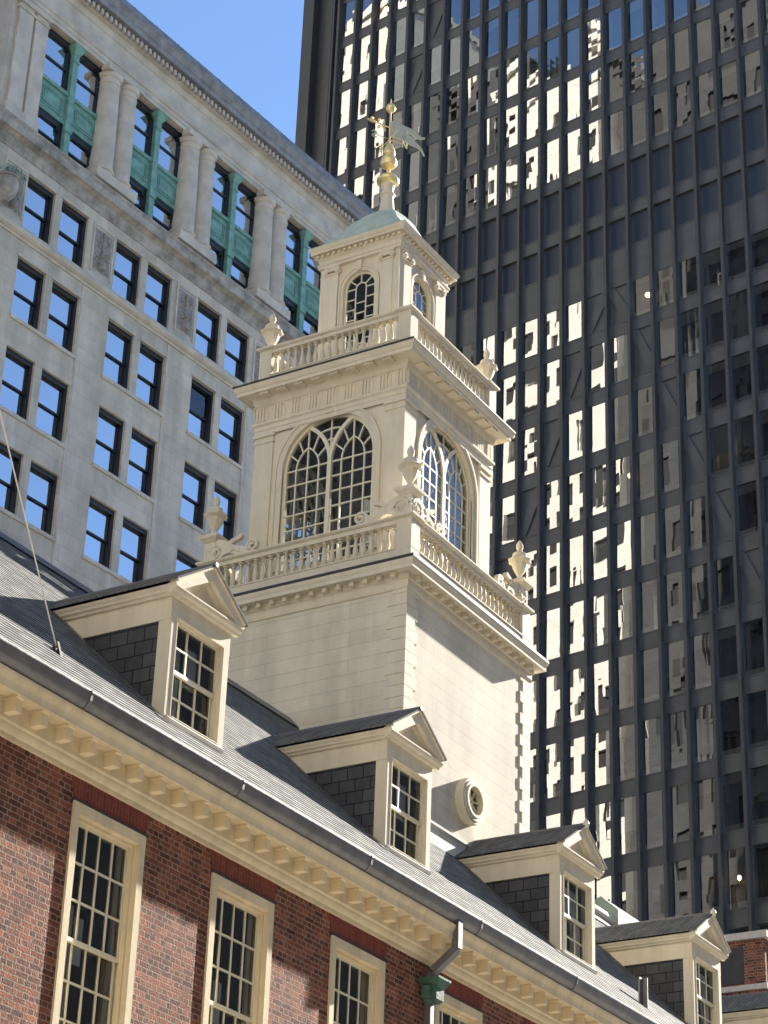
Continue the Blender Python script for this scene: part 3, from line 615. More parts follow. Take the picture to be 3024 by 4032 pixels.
# --- second tier
def tier_walls(name, c, h, z0, z1, r, zs, zb, parent=TW, d=0.14):
    mb = MB()
    for ang in (FRONT, LEFT, BACK, RIGHT):
        q = MB().archwall(h, z0-ZT, z1-ZT, r, zs-ZT, zb-ZT, -h, d)
        M4 = Matrix.Translation((c[0], c[1], 0)) @ Matrix.Rotation(ang, 4, 'Z')
        mb.mesh([tuple(M4 @ Vector(p)) for p in q.v], q.f)
    mb.ring([(h-0.01, z1-ZT), (0.01, z1-ZT)], *c)
    return mb.build(name, CREAM, parent, smooth=False, recalc=False)
H2, ZS2, RW2 = 1.60, 20.22, 0.985
t2 = tier_walls('second_tier_wall', C2, H2, 17.3, 21.9, RW2, ZS2, 18.15)
mb = MB()
for a in (0, 1, 2, 3):
    M4 = Matrix.Translation((C2[0], C2[1], 0)) @ Matrix.Rotation(a*math.pi/2, 4, 'Z')
    q = MB().archwall(H2-0.14, 17.3-ZT, 21.85-ZT, RW2, ZS2-ZT, 18.15-ZT, -H2+0.14, 0.001); mb.mesh([tuple(M4 @ Vector(p)) for p in q.v], q.f)
mb.box(C2[0]-1.3, C2[0]+1.3, C2[1]-1.3, C2[1]+1.3, 21.2-ZT, 21.22-ZT); mb.box(C2[0]-1.45, C2[0]+1.45, C2[1]-1.45, C2[1]+1.45, 18.1-ZT, 18.14-ZT)
mb.box(C2[0]-0.5, C2[0]+0.3, C2[1]-0.1, C2[1]+0.5, 18.15-ZT, 20.9-ZT)
mb.build('inner_lining', ROOMT, t2, smooth=False, recalc=False)
# pilasters, arch mouldings and keystones
for ang in (FRONT, LEFT, BACK, RIGHT):
    mb = MB()
    for sx in (-1, 1):
        mb = MB(); e = (lambda v: v) if ang in (FRONT, BACK) else (lambda v: H2)
        xa, xb = sorted((sx*1.225, sx*e(1.636))); mb.box(xa, xb, -1.636, -H2+0.0, 17.3-ZT, 21.12-ZT)
        xa, xb = sorted((sx*1.20, sx*e(1.662))); mb.box(xa, xb, -1.662, -H2, 17.3-ZT, 17.62-ZT)
        xa, xb = sorted((sx*1.205, sx*e(1.655))); mb.box(xa, xb, -1.655, -H2, 20.92-ZT, 20.965-ZT)
        xa, xb = sorted((sx*1.19, sx*e(1.672))); mb.box(xa, xb, -1.672, -H2, 21.05-ZT, 21.119-ZT)
        mb.build('pilaster', CREAM, TW, (C2[0], C2[1], 0), ang, smooth=False)
    mb = MB()
    pth = [(-1.05, 18.15-ZT), (-1.05, ZS2-ZT)]+[(1.05*math.cos(R(180-180*k/28)), ZS2-ZT+1.05*math.sin(R(180-180*k/28))) for k in range(1, 28)]+[(1.05, ZS2-ZT), (1.05, 18.15-ZT)]
    mb.ribbon(pth, 0.13, -H2-0.03, -H2+0.02)
    pth = [(-1.125, 18.15-ZT), (-1.125, ZS2-ZT)]+[(1.125*math.cos(R(180-180*k/28)), ZS2-ZT+1.125*math.sin(R(180-180*k/28))) for k in range(1, 28)]+[(1.125, ZS2-ZT), (1.125, 18.15-ZT)]
    mb.ribbon(pth, 0.05, -H2-0.055, -H2+0.02)
    mb.prism([(-0.075, -H2-0.085, ZS2+0.975-ZT), (0.075, -H2-0.085, ZS2+0.975-ZT), (0.11, -H2-0.085, 21.24-ZT+0.0), (-0.11, -H2-0.085, 21.24-ZT)], [(-0.075, -H2, ZS2+0.975-ZT), (0.075, -H2, ZS2+0.975-ZT), (0.11, -H2, 21.24-ZT), (-0.11, -H2, 21.24-ZT)])
    mb.build('window_surround', CREAM, TW, (C2[0], C2[1], 0), ang, smooth=False)
# traceried windows
def window2():
    mb = MB(); z0 = 18.15-ZT; zs = ZS2-ZT; r = RW2; ya, yb = -H2+0.055, -H2+0.12
    mb.ribbon([(-r+0.03, z0), (-r+0.03, zs)]+[((r-0.03)*math.cos(R(180-6*k)), zs+(r-0.03)*math.sin(R(180-6*k))) for k in range(1, 30)]+[(r-0.03, zs), (r-0.03, z0)], 0.06, ya-0.01, yb)
    mb.box(-0.042, 0.042, ya-0.015, yb, z0, zs+0.02)
    mb.ribbon(arc(-r, zs, r, 0, 60, 12), 0.075, ya-0.012, yb); mb.ribbon(arc(r, zs, r, 180, 120, 12), 0.075, ya-0.013, yb)
    fm = mb
    b = 0.027; mu = MB(); yc, yd = ya+0.012, yb-0.012
    for s_ in (-1, 1):
        q = lambda x: s_*x
        for x in (r*0.25, r*0.75): mu.box(q(x)-b/2, q(x)+b/2, yc, yd, z0, zs+0.0)
        mu.box(q(r/2)-b/2, q(r/2)+b/2, yc, yd, z0, zs+0.80)
        z = zs; k = 0
        while z > z0+0.1:
            xa, xb = sorted((q(0.05), q(r-0.05))); mu.box(xa, xb, yc+0.002, yd-0.002, z-b/2, z+b/2); z -= 0.31
        # inner lancet
        mu.ribbon([(q(x), z) for x, z in arc(r*.25, zs, r*.5, 0, 60, 8)], b, yc, yd); mu.ribbon([(q(x), z) for x, z in arc(r*.75, zs, r*.5, 180, 120, 8)], b, yc, yd)
        # radial bars between inner and outer lancet
        for aa in (22, 44):
            for cxx, mir in ((r*.25, 0), (r*.75, 1)):
                an = R(aa) if not mir else R(180-aa); p0 = (cxx+r*.5*math.cos(an), zs+r*.5*math.sin(an))
                rr = r; cx2 = 0.0 if not mir else r; an2 = R(aa*0.9+3) if not mir else R(180-(aa*0.9+3)); p1 = (cx2+rr*math.cos(an2), zs+rr*math.sin(an2))
                mu.ribbon([(q(p0[0]), p0[1]), (q(p1[0]), p1[1])], b, yc, yd)
    # bars in the top spandrel between the branches
    mu.ribbon([(0, zs+0.35), (0, zs+0.92)], b, yc, yd)
    for zz, hw in ((0.48, 0.13), (0.70, 0.29)):
        mu.ribbon([(-hw, zs+zz-0.05), (-hw*0.5, zs+zz), (0, zs+zz+0.015), (hw*0.5, zs+zz), (hw, zs+zz-0.05)], b, yc, yd)
    gm = MB(); pts = [(-r+.02, z0), (r-.02, z0), (r-.02, zs)]+[((r-.02)*math.cos(R(6*k)), zs+(r-.02)*math.sin(R(6*k))) for k in range(1, 30)]+[(-r+.02, zs)]
    gm.poly([(x, (yc+yd)/2, z) for x, z in pts])
    return fm, mu, gm
wo = None
for ang in (FRONT, LEFT, BACK, RIGHT):
    if wo is None:
        fm, mu, gm = window2(); wo = fm.build('arched_window', SASHM, TW, (C2[0], C2[1], 0), ang, smooth=False)
        mu.build('glazing_bar', SASHM, wo, smooth=False); gm.build('glass', G_TW, wo, smooth=False, recalc=False)
    else: dup(wo, TW, (C2[0], C2[1], 0), ang)
# entablature of second tier
corn([(1.64, 21.10), (1.652, 21.12), (1.652, 21.19), (1.665, 21.20), (1.665, 21.28), (1.70, 21.31), (1.70, 21.36), (1.645, 21.37), (1.645, 21.72), (1.665, 21.73), (1.69, 21.79), (1.70, 21.86), (1.72, 21.90), (1.90, 21.925), (1.905, 21.90), (1.925, 21.90), (1.925, 21.965), (1.945, 21.98), (1.965, 22.02), (1.985, 22.075), (1.2, 22.09)],
     (1.70, 0.19, 0.20, 21.865, 21.915, 0.385, 1.72), 'upper_cornice', C2)
mb = MB(); pit = 0.385
for ang in range(4):
    M4 = Matrix.Translation((C2[0], C2[1], 0)) @ Matrix.Rotation(ang*math.pi/2, 4, 'Z'); q = MB()
    for k in range(9):
        x = -1.54+pit*k
        for j in range(3): q.box(x-0.085+0.068*j, x-0.085+0.068*j+0.040, -1.668, -1.645, 21.39-ZT, 21.69-ZT)
        q.box(x-0.1, x+0.13, -1.664, -1.645, 21.69-ZT, 21.715-ZT); q.box(x+0.155, x+0.17, -1.655, -1.645, 21.38-ZT, 21.71-ZT)
    mb.mesh([tuple(M4 @ Vector(p)) for p in q.v], q.f)
mb.build('triglyph_band', CREAM, TW, smooth=False)
mb = MB(); mb.ring([(1.975, 22.078-ZT), (1.995, 22.078-ZT), (1.995, 22.115-ZT), (1.6, 22.16-ZT), (0.01, 22.16-ZT)], *C2); mb.build('roof_edge', DARKM, TW, smooth=False)
ral2 = balustrade((0.06, -0.096), 1.665, 22.16, 22.42, 22.90, 23.03, 0.045, 19, 1.36, 0.27, 'upper_balustrade', 0.050, None, None)
for sx, sy in ((1, -1), (-1, 1), (1, 1)):
    px, py = 0.06+sx*(1.665-0.13), -0.096+sy*(1.665-0.13)
    dup(u0, ral2, (px, py, 23.04-ZT))
# --- third tier
H3, RW3, ZS3 = 0.875, 0.35, 24.45
t3 = tier_walls('third_tier_wall', C3, H3, 22.15, 25.3, RW3, ZS3, 23.1, d=0.09)
mb = MB()
for a in range(4):
    M4 = Matrix.Translation((C3[0], C3[1], 0)) @ Matrix.Rotation(a*math.pi/2, 4, 'Z')
    q = MB().archwall(H3-0.09, 22.15-ZT, 25.25-ZT, RW3, ZS3-ZT, 23.1-ZT, -H3+0.09, 0.001); mb.mesh([tuple(M4 @ Vector(p)) for p in q.v], q.f)
mb.box(C3[0]-0.75, C3[0]+0.75, C3[1]-0.75, C3[1]+0.75, 25.0-ZT, 25.02-ZT)
mb.build('inner_lining', ROOMT, t3, smooth=False, recalc=False)
w3 = None
for ang in (FRONT, LEFT, BACK, RIGHT):
    for sx in (-1, 1):                       # ionic pilasters
        mb = MB()
        xa, xb = sorted((sx*0.49, sx*0.755)); mb.box(xa, xb, -0.925, -H3, 22.2-ZT, 24.86-ZT)
        xa, xb = sorted((sx*0.755, sx*(0.905 if ang in (FRONT, BACK) else H3))); mb.box(xa, xb, -0.905, -H3, 22.2-ZT, 25.08-ZT)
        xc_ = sx*0.6225
        mb.box(xc_-0.15, xc_+0.15, -0.945, -H3, 24.86-ZT, 24.90-ZT)
        mb.box(xc_-0.17, xc_+0.17, -0.965, -H3, 25.02-ZT, 25.075-ZT); mb.box(xc_-0.145, xc_+0.145, -0.955, -H3, 24.95-ZT, 25.02-ZT)
        for q in (-1, 1): mb.tube([(xc_+q*0.135, -0.975, 24.945-ZT), (xc_+q*0.135, -0.88, 24.945-ZT)], 0.062, 12); mb.tube([(xc_+q*0.135, -0.99, 24.945-ZT), (xc_+q*0.135, -0.97, 24.945-ZT)], 0.028, 8)
        mb.build('ionic_pilaster', CREAM, TW, (C3[0], C3[1], 0), ang, smooth=False)
    mb = MB()
    for rr, ww, yy in ((0.395, 0.075, 0.025), (0.445, 0.03, 0.045)):
        pth = [(-rr, 23.1-ZT), (-rr, ZS3-ZT)]+[(rr*math.cos(R(180-9*k)), ZS3-ZT+rr*math.sin(R(180-9*k))) for k in range(1, 20)]+[(rr, ZS3-ZT), (rr, 23.1-ZT)]
        mb.ribbon(pth, ww, -H3-yy, -H3+0.02)
    mb.prism([(-0.035, -H3-0.07, ZS3+0.345-ZT), (0.035, -H3-0.07, ZS3+0.345-ZT), (0.06, -H3-0.07, 25.03-ZT), (-0.06, -H3-0.07, 25.03-ZT)], [(-0.035, -H3, ZS3+0.345-ZT), (0.035, -H3, ZS3+0.345-ZT), (0.06, -H3, 25.03-ZT), (-0.06, -H3, 25.03-ZT)])
    mb.build('window_surround', CREAM, TW, (C3[0], C3[1], 0), ang, smooth=False)
    if w3 is None:
        fm = MB(); z0, zs = 23.1-ZT, ZS3-ZT; r = RW3; ya, yb = -H3+0.035, -H3+0.08; b = 0.022
        fm.ribbon([(-r+0.02, z0), (-r+0.02, zs)]+[((r-.02)*math.cos(R(180-9*k)), zs+(r-.02)*math.sin(R(180-9*k))) for k in range(1, 20)]+[(r-.02, zs), (r-.02, z0)], 0.04, ya, yb)
        w3 = fm.build('round_head_window', SASHM, TW, (C3[0], C3[1], 0), ang, smooth=False)
        mu = MB()
        for x in (-0.117, 0.117): mu.box(x-b/2, x+b/2, ya+.01, yb-.01, z0, zs)
        z = zs
        while z > z0+0.1: mu.box(-r+.02, -0.128, ya+.012, yb-.012, z-b/2, z+b/2); mu.box(0.128, r-.02, ya+.012, yb-.012, z-b/2, z+b/2); mu.box(-0.106, 0.106, ya+.012, yb-.012, z-0.1-b/2, z-0.1+b/2) if z < zs else None; z -= 0.235
        mu.ribbon([(-0.117, zs), *arc(0, zs, 0.117, 180, 0, 10), (0.117, zs)], b, ya+.01, yb-.01)
        for an in (40, 90, 140): mu.ribbon([(0.12*math.cos(R(an)), zs+0.12*math.sin(R(an))), (0.34*math.cos(R(an)), zs+0.34*math.sin(R(an)))], b, ya+.01, yb-.01)
        mu.build('glazing_bar', SASHM, w3, smooth=False)
        gm = MB(); gm.poly([(x, (ya+yb)/2, z) for x, z in [(-r+.01, z0), (r-.01, z0), (r-.01, zs)]+[((r-.01)*math.cos(R(9*k)), zs+(r-.01)*math.sin(R(9*k))) for k in range(1, 20)]+[(-r+.01, zs)]])
        gm.build('glass', G_TW, w3, smooth=False, recalc=False)
    else: dup(w3, TW, (C3[0], C3[1], 0), ang)
corn([(0.87, 25.07), (0.945, 25.075), (0.945, 25.13), (0.965, 25.14), (0.965, 25.17), (0.935, 25.18), (0.935, 25.27), (0.95, 25.28), (0.97, 25.31), (0.97, 25.38), (1.055, 25.39), (1.055, 25.375), (1.065, 25.375), (1.065, 25.42), (1.08, 25.435), (1.10, 25.47), (1.112, 25.505), (0.5, 25.51)],
     (0.965, 0.055, 0.06, 25.315, 25.375, 0.125, 1.0), 'top_cornice', C3)
# ogee dome: square below, round above
mb = MB(); prof = [(1.09, 25.507, 1), (1.10, 25.53, 1), (1.0, 25.56, 1), (0.94, 25.67, .95), (0.85, 25.83, .8), (0.75, 26.0, .65), (0.665, 26.17, .55), (0.59, 26.31, .5), (0.50, 26.42, .45), (0.40, 26.51, .4), (0.30, 26.575, .3), (0.225, 26.62, .2), (0.185, 26.66, 0.05), (0.165, 26.70, 0)]
seg = 48; P = []; F = []
for h, z, sq in prof:
    for i in range(seg):
        a = 2*math.pi*i/seg+math.pi/4; c, s_ = math.cos(a), math.sin(a); rs = h/max(abs(c), abs(s_)); rr = h*(1-sq)+rs*sq
        P.append((C3[0]+rr*c, C3[1]+rr*s_, z-ZT))
for j in range(len(prof)-1):
    for i in range(seg): F.append((j*seg+i, j*seg+(i+1) % seg, (j+1)*seg+(i+1) % seg, (j+1)*seg+i))
mb.mesh(P, F).build('dome', DOME, TW)
NECK = mat('neck_paint', (0.80, 0.70, 0.52), 0.5, 0.1)
fin = MB().lathe([(0.24, 26.60-ZT), (0.205, 26.655-ZT), (0.172, 26.73-ZT), (0.15, 26.85-ZT), (0.136, 27.0-ZT), (0.128, 27.12-ZT), (0.15, 27.135-ZT), (0.158, 27.16-ZT), (0.15, 27.185-ZT), (0.125, 27.20-ZT), (0.122, 27.27-ZT), (0.132, 27.36-ZT), (0.15, 27.44-ZT)], 20, (C3[0], C3[1], 0)).build('finial_neck', NECK, TW)
MB().lathe([(r_*1.26, z-ZT) for r_, z in [(0.10, 27.40), (0.15, 27.43), (0.182, 27.48), (0.185, 27.53), (0.15, 27.60), (0.08, 27.645), (0.035, 27.66), (0.03, 27.80), (0.06, 27.83), (0.12, 27.89), (0.14, 27.97), (0.125, 28.06), (0.08, 28.11), (0.075, 28.13), (0.10, 28.16), (0.105, 28.23), (0.08, 28.34), (0.05, 28.43), (0.015, 28.49)]], 20, (C3[0], C3[1], 0)).build('finial', GOLD, TW)
# weather vane on the finial
WV = thing('weather_vane', 'gilt weather vane with swallow tailed banner and compass letters on the dome finial', 'weather vane', (XC+C3[0], YC+C3[1], 28.45))
MB().lathe([(0.022, 0), (0.022, 0.06), (0.035, 0.08), (0.022, 0.1), (0.02, 0.80), (0.06, 0.82), (0.10, 0.88), (0.105, 0.93), (0.075, 0.995), (0.02, 1.015), (0.018, 1.06), (0.004, 1.17)], 12).build('spindle', GOLD, WV)
va = R(-38)                     # banner direction
bn = [[(0.03, 0.18), (0.03, 0.62)], [(0.14, 0.16), (0.14, 0.64)], [(0.26, 0.155), (0.24, 0.61)], [(0.38, 0.165), (0.35, 0.575)]]
mb = MB()
def slab(a, b, c_, d, t=0.012): mb.prism([(p[0], -t, p[1]) for p in (a, b, c_, d)], [(p[0], t, p[1]) for p in (a, b, c_, d)])
for (a, b), (c_, d) in zip(bn[:-1], bn[1:]): slab(a, c_, d, b)
up = [((0.36, 0.40), (0.35, 0.575)), ((0.46, 0.40), (0.47, 0.555)), ((0.56, 0.37), (0.60, 0.52)), ((0.66, 0.31), (0.70, 0.43)), ((0.78, 0.30), (0.80, 0.38)), ((0.88, 0.34), (0.88, 0.40))]
for (a, b), (c_, d) in zip(up[:-1], up[1:]): slab(a, c_, d, b)
lo = [((0.33, 0.16), (0.36, 0.42)), ((0.44, 0.09), (0.50, 0.34)), ((0.56, 0.06), (0.60, 0.22)), ((0.70, 0.04), (0.70, 0.15)), ((0.80, -0.04), (0.82, 0.04)), ((0.87, -0.16), (0.89, -0.14))]
for (a, b), (c_, d) in zip(lo[:-1], lo[1:]): slab(a, c_, d, b)
bo = mb.build('banner', VANE, WV, (0, 0, 0.06), va, smooth=False); bo.scale = (0.88, 1, 0.86)
mb = MB(); mb.ribbon([(-0.02, 0.42), (-0.30, 0.46)], 0.02, -0.01, 0.01)
mb.ribbon([(-0.10, 0.30), (-0.16, 0.42), (-0.13, 0.55)], [0.03, 0.05, 0.03], -0.012, 0.012)
for px, pz in ((-0.24, 0.55), (-0.24, 0.37), (-0.40, 0.55), (-0.34, 0.47)): mb.lathe([(0.002, -0.035), (0.03, -0.02), (0.035, 0), (0.03, 0.02), (0.002, 0.035)], 10, (px, 0, pz))
mb.ribbon([(-0.36, 0.47), (-0.46, 0.485), (-0.52, 0.50)], [0.09, 0.05, 0.005], -0.012, 0.012)
mb.build('arrow', GOLD, WV, (0, 0, 0.0), va)
def letter(ch):
    mb = MB(); w_, t = 0.026, 0.010
    if ch == 'S': mb.ribbon([(0.055, 0.125), (0.03, 0.15), (-0.02, 0.15), (-0.05, 0.125), (-0.045, 0.095), (0.0, 0.075), (0.045, 0.055), (0.05, 0.025), (0.02, 0.0), (-0.03, 0.0), (-0.055, 0.025)], w_, -t, t)
    if ch == 'N': mb.ribbon([(-0.05, 0), (-0.05, 0.15)], w_, -t, t); mb.ribbon([(0.05, 0), (0.05, 0.15)], w_, -t, t); mb.ribbon([(-0.05, 0.15), (0.05, 0)], w_, -t*0.9, t*0.9)
    if ch == 'E':
        mb.ribbon([(-0.05, 0), (-0.05, 0.15)], w_, -t, t)
        for z in (0.01, 0.075, 0.14): mb.ribbon([(-0.04, z), (0.05, z)], w_*0.8, -t*.9, t*.9)
    if ch == 'W': mb.ribbon([(-0.07, 0.15), (-0.035, 0), (0, 0.11), (0.035, 0), (0.07, 0.15)], w_*0.9, -t, t)
    return mb
mb = MB()
arms = R(-30)
for k in range(4):
    a = arms+k*math.pi/2; mb.tube([(0.02*math.cos(a), 0.02*math.sin(a), 0.12), (0.30*math.cos(a), 0.30*math.sin(a), 0.12)], 0.007, 6)
mb.build('compass_arm', GOLD, WV)
for k, ch in enumerate('NESW'):
    a = arms+math.pi/2*(k+0); o = letter(ch).build('compass_letter', VANE, WV, (0.36*math.cos(a), 0.36*math.sin(a), 0.045), a)

# ------------------------------------------------------------------ stone office building, left
LA = R(-4.5); LC = 46.0
LBO = Vector((math.cos(LA)*40.9-math.sin(LA)*LC, math.sin(LA)*40.9+math.cos(LA)*LC, GZ))
LB = thing('stone_office', 'grey limestone office building with paired windows and a columned attic storey', 'building', LBO, LA)
S0 = 40.9; LEN = 64.0-S0
def lx(s): return s-S0
def lz(z): return z-GZ
bays = [42.6+4.42*k for k in range(5)]
rows = [(44.27, 42.2)]+[(41.05-3.37*k, 38.83-3.35*k) for k in range(0, 12)]
rows = [r_ for r_ in rows if r_[1] > 3]
holes = []
for b in bays:
    for top, bot in rows:
        for dx in (0, 1.65): holes.append((lx(b+dx), lx(b+dx+1.31), lz(bot), lz(top)))
    holes.append((lx(b), lx(b+2.98), lz(45.75), lz(50.62)))
mb = MB().gridwall(0, LEN, 0, lz(53.0), holes, 0, 0.32)
mb.poly([(0, 0, 0), (0, 0, lz(53)), (0, 18, lz(53)), (0, 18, 0)]).poly([(LEN, 0, 0), (LEN, 18, 0), (LEN, 18, lz(53)), (LEN, 0, lz(53))]).poly([(0, 18, 0), (0, 18, lz(53)), (LEN, 18, lz(53)), (LEN, 18, 0)]).poly([(0, 0, lz(53)), (LEN, 0, lz(53)), (LEN, 18, lz(53)), (0, 18, lz(53))])
mb.build('wall', STONE, LB, smooth=False, recalc=False)
# deep recess walls behind the colonnade
# horizontal members
def lprof(pts, name, mtl, x0=-0.0, x1=None):
    return MB().exx([(y, lz(z)) for y, z in pts], x0, LEN if x1 is None else x1).build(name, mtl, LB, smooth=False)
lprof([(0.02, 44.72), (-0.03, 44.72), (-0.05, 44.80), (-0.12, 44.92), (-0.14, 45.05), (-0.30, 45.16), (-0.36, 45.18), (-0.38, 45.22), (-0.38, 45.48), (-0.44, 45.55), (-0.44, 45.62), (-0.30, 45.74), (0.02, 45.76)], 'attic_ledge', STAIN, -0.35)
lprof([(0.02, 41.64), (-0.05, 41.64), (-0.07, 41.70), (-0.05, 41.74), (-0.10, 41.76), (-0.17, 41.82), (-0.20, 41.91), (-0.17, 42.0), (-0.10, 42.07), (0.02, 42.12)], 'roll_moulding', STONEC, -0.1)
lprof([(0.02, 50.64), (-0.10, 50.64), (-0.10, 50.80), (-0.13, 50.81), (-0.13, 50.98), (-0.17, 51.0), (-0.20, 51.08), (-0.20, 51.12), (-0.10, 51.13), (-0.10, 51.95), (-0.14, 51.97), (-0.18, 52.05), (-0.20, 52.2), (-0.32, 52.22), (-0.32, 52.49), (0.02, 52.49)], 'entablature', STONEC, -0.6)
CREST = mat('lead_cresting', (0.30, 0.295, 0.30), 0.6, noise=(2.5, 0.55), bump=(8, 0.3))
lprof([(0.02, 52.495), (-0.55, 52.515), (-0.55, 52.50), (-0.60, 52.5), (-0.60, 52.72), (-0.64, 52.76), (-0.70, 52.9), (-0.74, 52.98), (0.02, 52.985)], 'crown_moulding', CREST, -0.6)
mb = MB()
for k in range(int((LEN+0.6)/0.235)): mb.box(-0.55+0.235*k, -0.55+0.235*k+0.13, -0.46, -0.321, lz(52.26), lz(52.46))
mb.build('dentil', mat('pale_stone', (0.5, 0.46, 0.42), 0.85), LB, smooth=False)
# parapet of lead-grey cresting
mb = MB().exx([(-0.74, lz(52.99)), (-0.76, lz(53.03)), (-0.55, lz(53.52)), (-0.3, lz(53.6)), (0.1, lz(53.6)), (0.1, lz(52.99))], -0.6, LEN)
for k in range(18):
    mb.exx([(-0.775, lz(53.02)), (-0.565, lz(53.53)), (-0.5, lz(53.53)), (-0.7, lz(53.0))], 1.2*k+0.4, 1.2*k+0.44)
mb.build('parapet', CREST, LB, smooth=False)
# corner pilaster and column pairs
mb = MB(); mb.box(lx(41.15), lx(41.82), -0.10, 0.0, lz(46.2), lz(50.6)).box(lx(41.95), lx(42.55), -0.10, 0.0, lz(46.2), lz(50.6)).box(lx(41.05), lx(42.6), -0.16, 0.0, lz(45.76), lz(46.25)).box(lx(41.08), lx(42.58), -0.14, 0, lz(50.25), lz(50.34)).box(lx(41.05), lx(42.6), -0.18, 0, lz(50.5), lz(50.62))
mb.build('corner_pilaster', STONEC, LB, smooth=False)
cprof = [(0.47, 46.15), (0.47, 46.22), (0.52, 46.25), (0.52, 46.32), (0.47, 46.36), (0.44, 46.40), (0.43, 47.5), (0.415, 48.6), (0.385, 49.95), (0.42, 49.98), (0.42, 50.02), (0.385, 50.05), (0.385, 50.22), (0.42, 50.24), (0.48, 50.36), (0.48, 50.4), (0.3, 50.42)]
c0 = None
for b in bays:
    if c0 is not None: pass
    for cs in (b+2.98+0.28, b+2.98+1.16):
        if cs > 63.6: continue
        if c0 is None: c0 = MB().lathe([(r_, z-46.15) for r_, z in cprof], 24).build('column', STONEC, LB, (lx(cs), 0.05, lz(46.15)))
        else: dup(c0, LB, (lx(cs), 0.05, lz(46.15)))
    MB().box(lx(b+2.98-0.3), lx(b+2.98+1.74), -0.42, 0.0, lz(45.76), lz(46.15)).build('column_base', STONEC, LB, smooth=False); MB().box(lx(b+2.98-0.22), lx(b+2.98+1.66), -0.36, 0.0, lz(50.42), lz(50.639)).build('column_head', STONEC, LB, smooth=False)
# paired windows
def lwin(W, H):
    f = 0.09; mb = MB()
    mb.box(0, W, 0.10, 0.5, H-f*1.9, H).box(0, f*0.5, 0.12, 0.5, 0, H-f*1.9).box(W-f, W, 0.10, 0.5, 0, H-f*1.9).box(f*.5, W-f, 0.12, 0.5, 0, f*0.3)
    for i, (za, zb) in enumerate(((0.02, H*0.50), (H*0.47, H-f*1.6))):
        y = 0.27 if i == 0 else 0.21
        mb.box(f*.5, f*.5+0.03, y, y+0.05, za, zb).box(W-f-0.04, W-f, y, y+0.05, za, zb).box(f*.5+.03, W-f-.04, y, y+.05, zb-0.05, zb).box(f*.5+.03, W-f-.04, y, y+.05, za, za+0.05)
    gl = []
    for i, (za, zb) in enumerate(((0.02, H*0.50), (H*0.47, H-f*1.6))):
        y = 0.29 if i == 0 else 0.23
        t1, t2 = random.uniform(-.003, .003), random.uniform(-.003, .003)
        gl.append(MB().poly([(f, y-t1-t2, za), (W-f, y+t1-t2, za), (W-f, y+t1+t2, zb), (f, y-t1+t2, zb)]))
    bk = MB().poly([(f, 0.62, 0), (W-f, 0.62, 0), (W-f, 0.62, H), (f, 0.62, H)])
    return mb, gl, bk
lw0 = None
for b in bays:
    for top, bot in rows:
        for dx in (0, 1.65):
            loc = (lx(b+dx), 0, lz(bot))
            H = top-bot
            if bot < 25:
                if lw0 is None: continue
            key = round(H, 1)
            mb, gl, bk = lwin(1.31, H)
            wo_ = mb.build('window', BLACKF, LB, loc, smooth=False)
            for qi, q in enumerate(gl):
                dark = qi == 1 and abs(b-bays[2]) < 0.1 and dx == 0 and abs(top-41.05) < 0.1
                q.build('pane', G_SH if dark else G_LB, wo_, smooth=False, recalc=False)
            if random.random() < 0.4:
                f_ = random.choice((0.25, 0.4, 0.5, 0.75)); MB().box(0.07, 1.2, 0.36, 0.37, H*(1-f_)*0.9, H-0.18).build('blind', BLIND, wo_, smooth=False)
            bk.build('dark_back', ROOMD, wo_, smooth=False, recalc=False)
for b in bays:
    for top, bot in rows[1:]: MB().box(lx(b-0.06), lx(b+3.02), -0.06, 0.05, lz(bot-0.14), lz(bot-0.01)).build('sill', STONEC, LB, smooth=False)
for b in bays:
    for top, bot in rows[:2]:
        for dx in (0, 1.65): MB().box(lx(b+dx-0.05), lx(b+dx+1.36), -0.035, 0.0, lz(top+0.003), lz(top+0.07)).build('lintel_fillet', STONEC, LB, smooth=False)
# shallow pier strips
for b in bays: MB().box(lx(b+3.02), lx(b+3.10), -0.03, 0.0, 0, lz(41.6)).build('pier_edge', STONEC, LB, smooth=False)
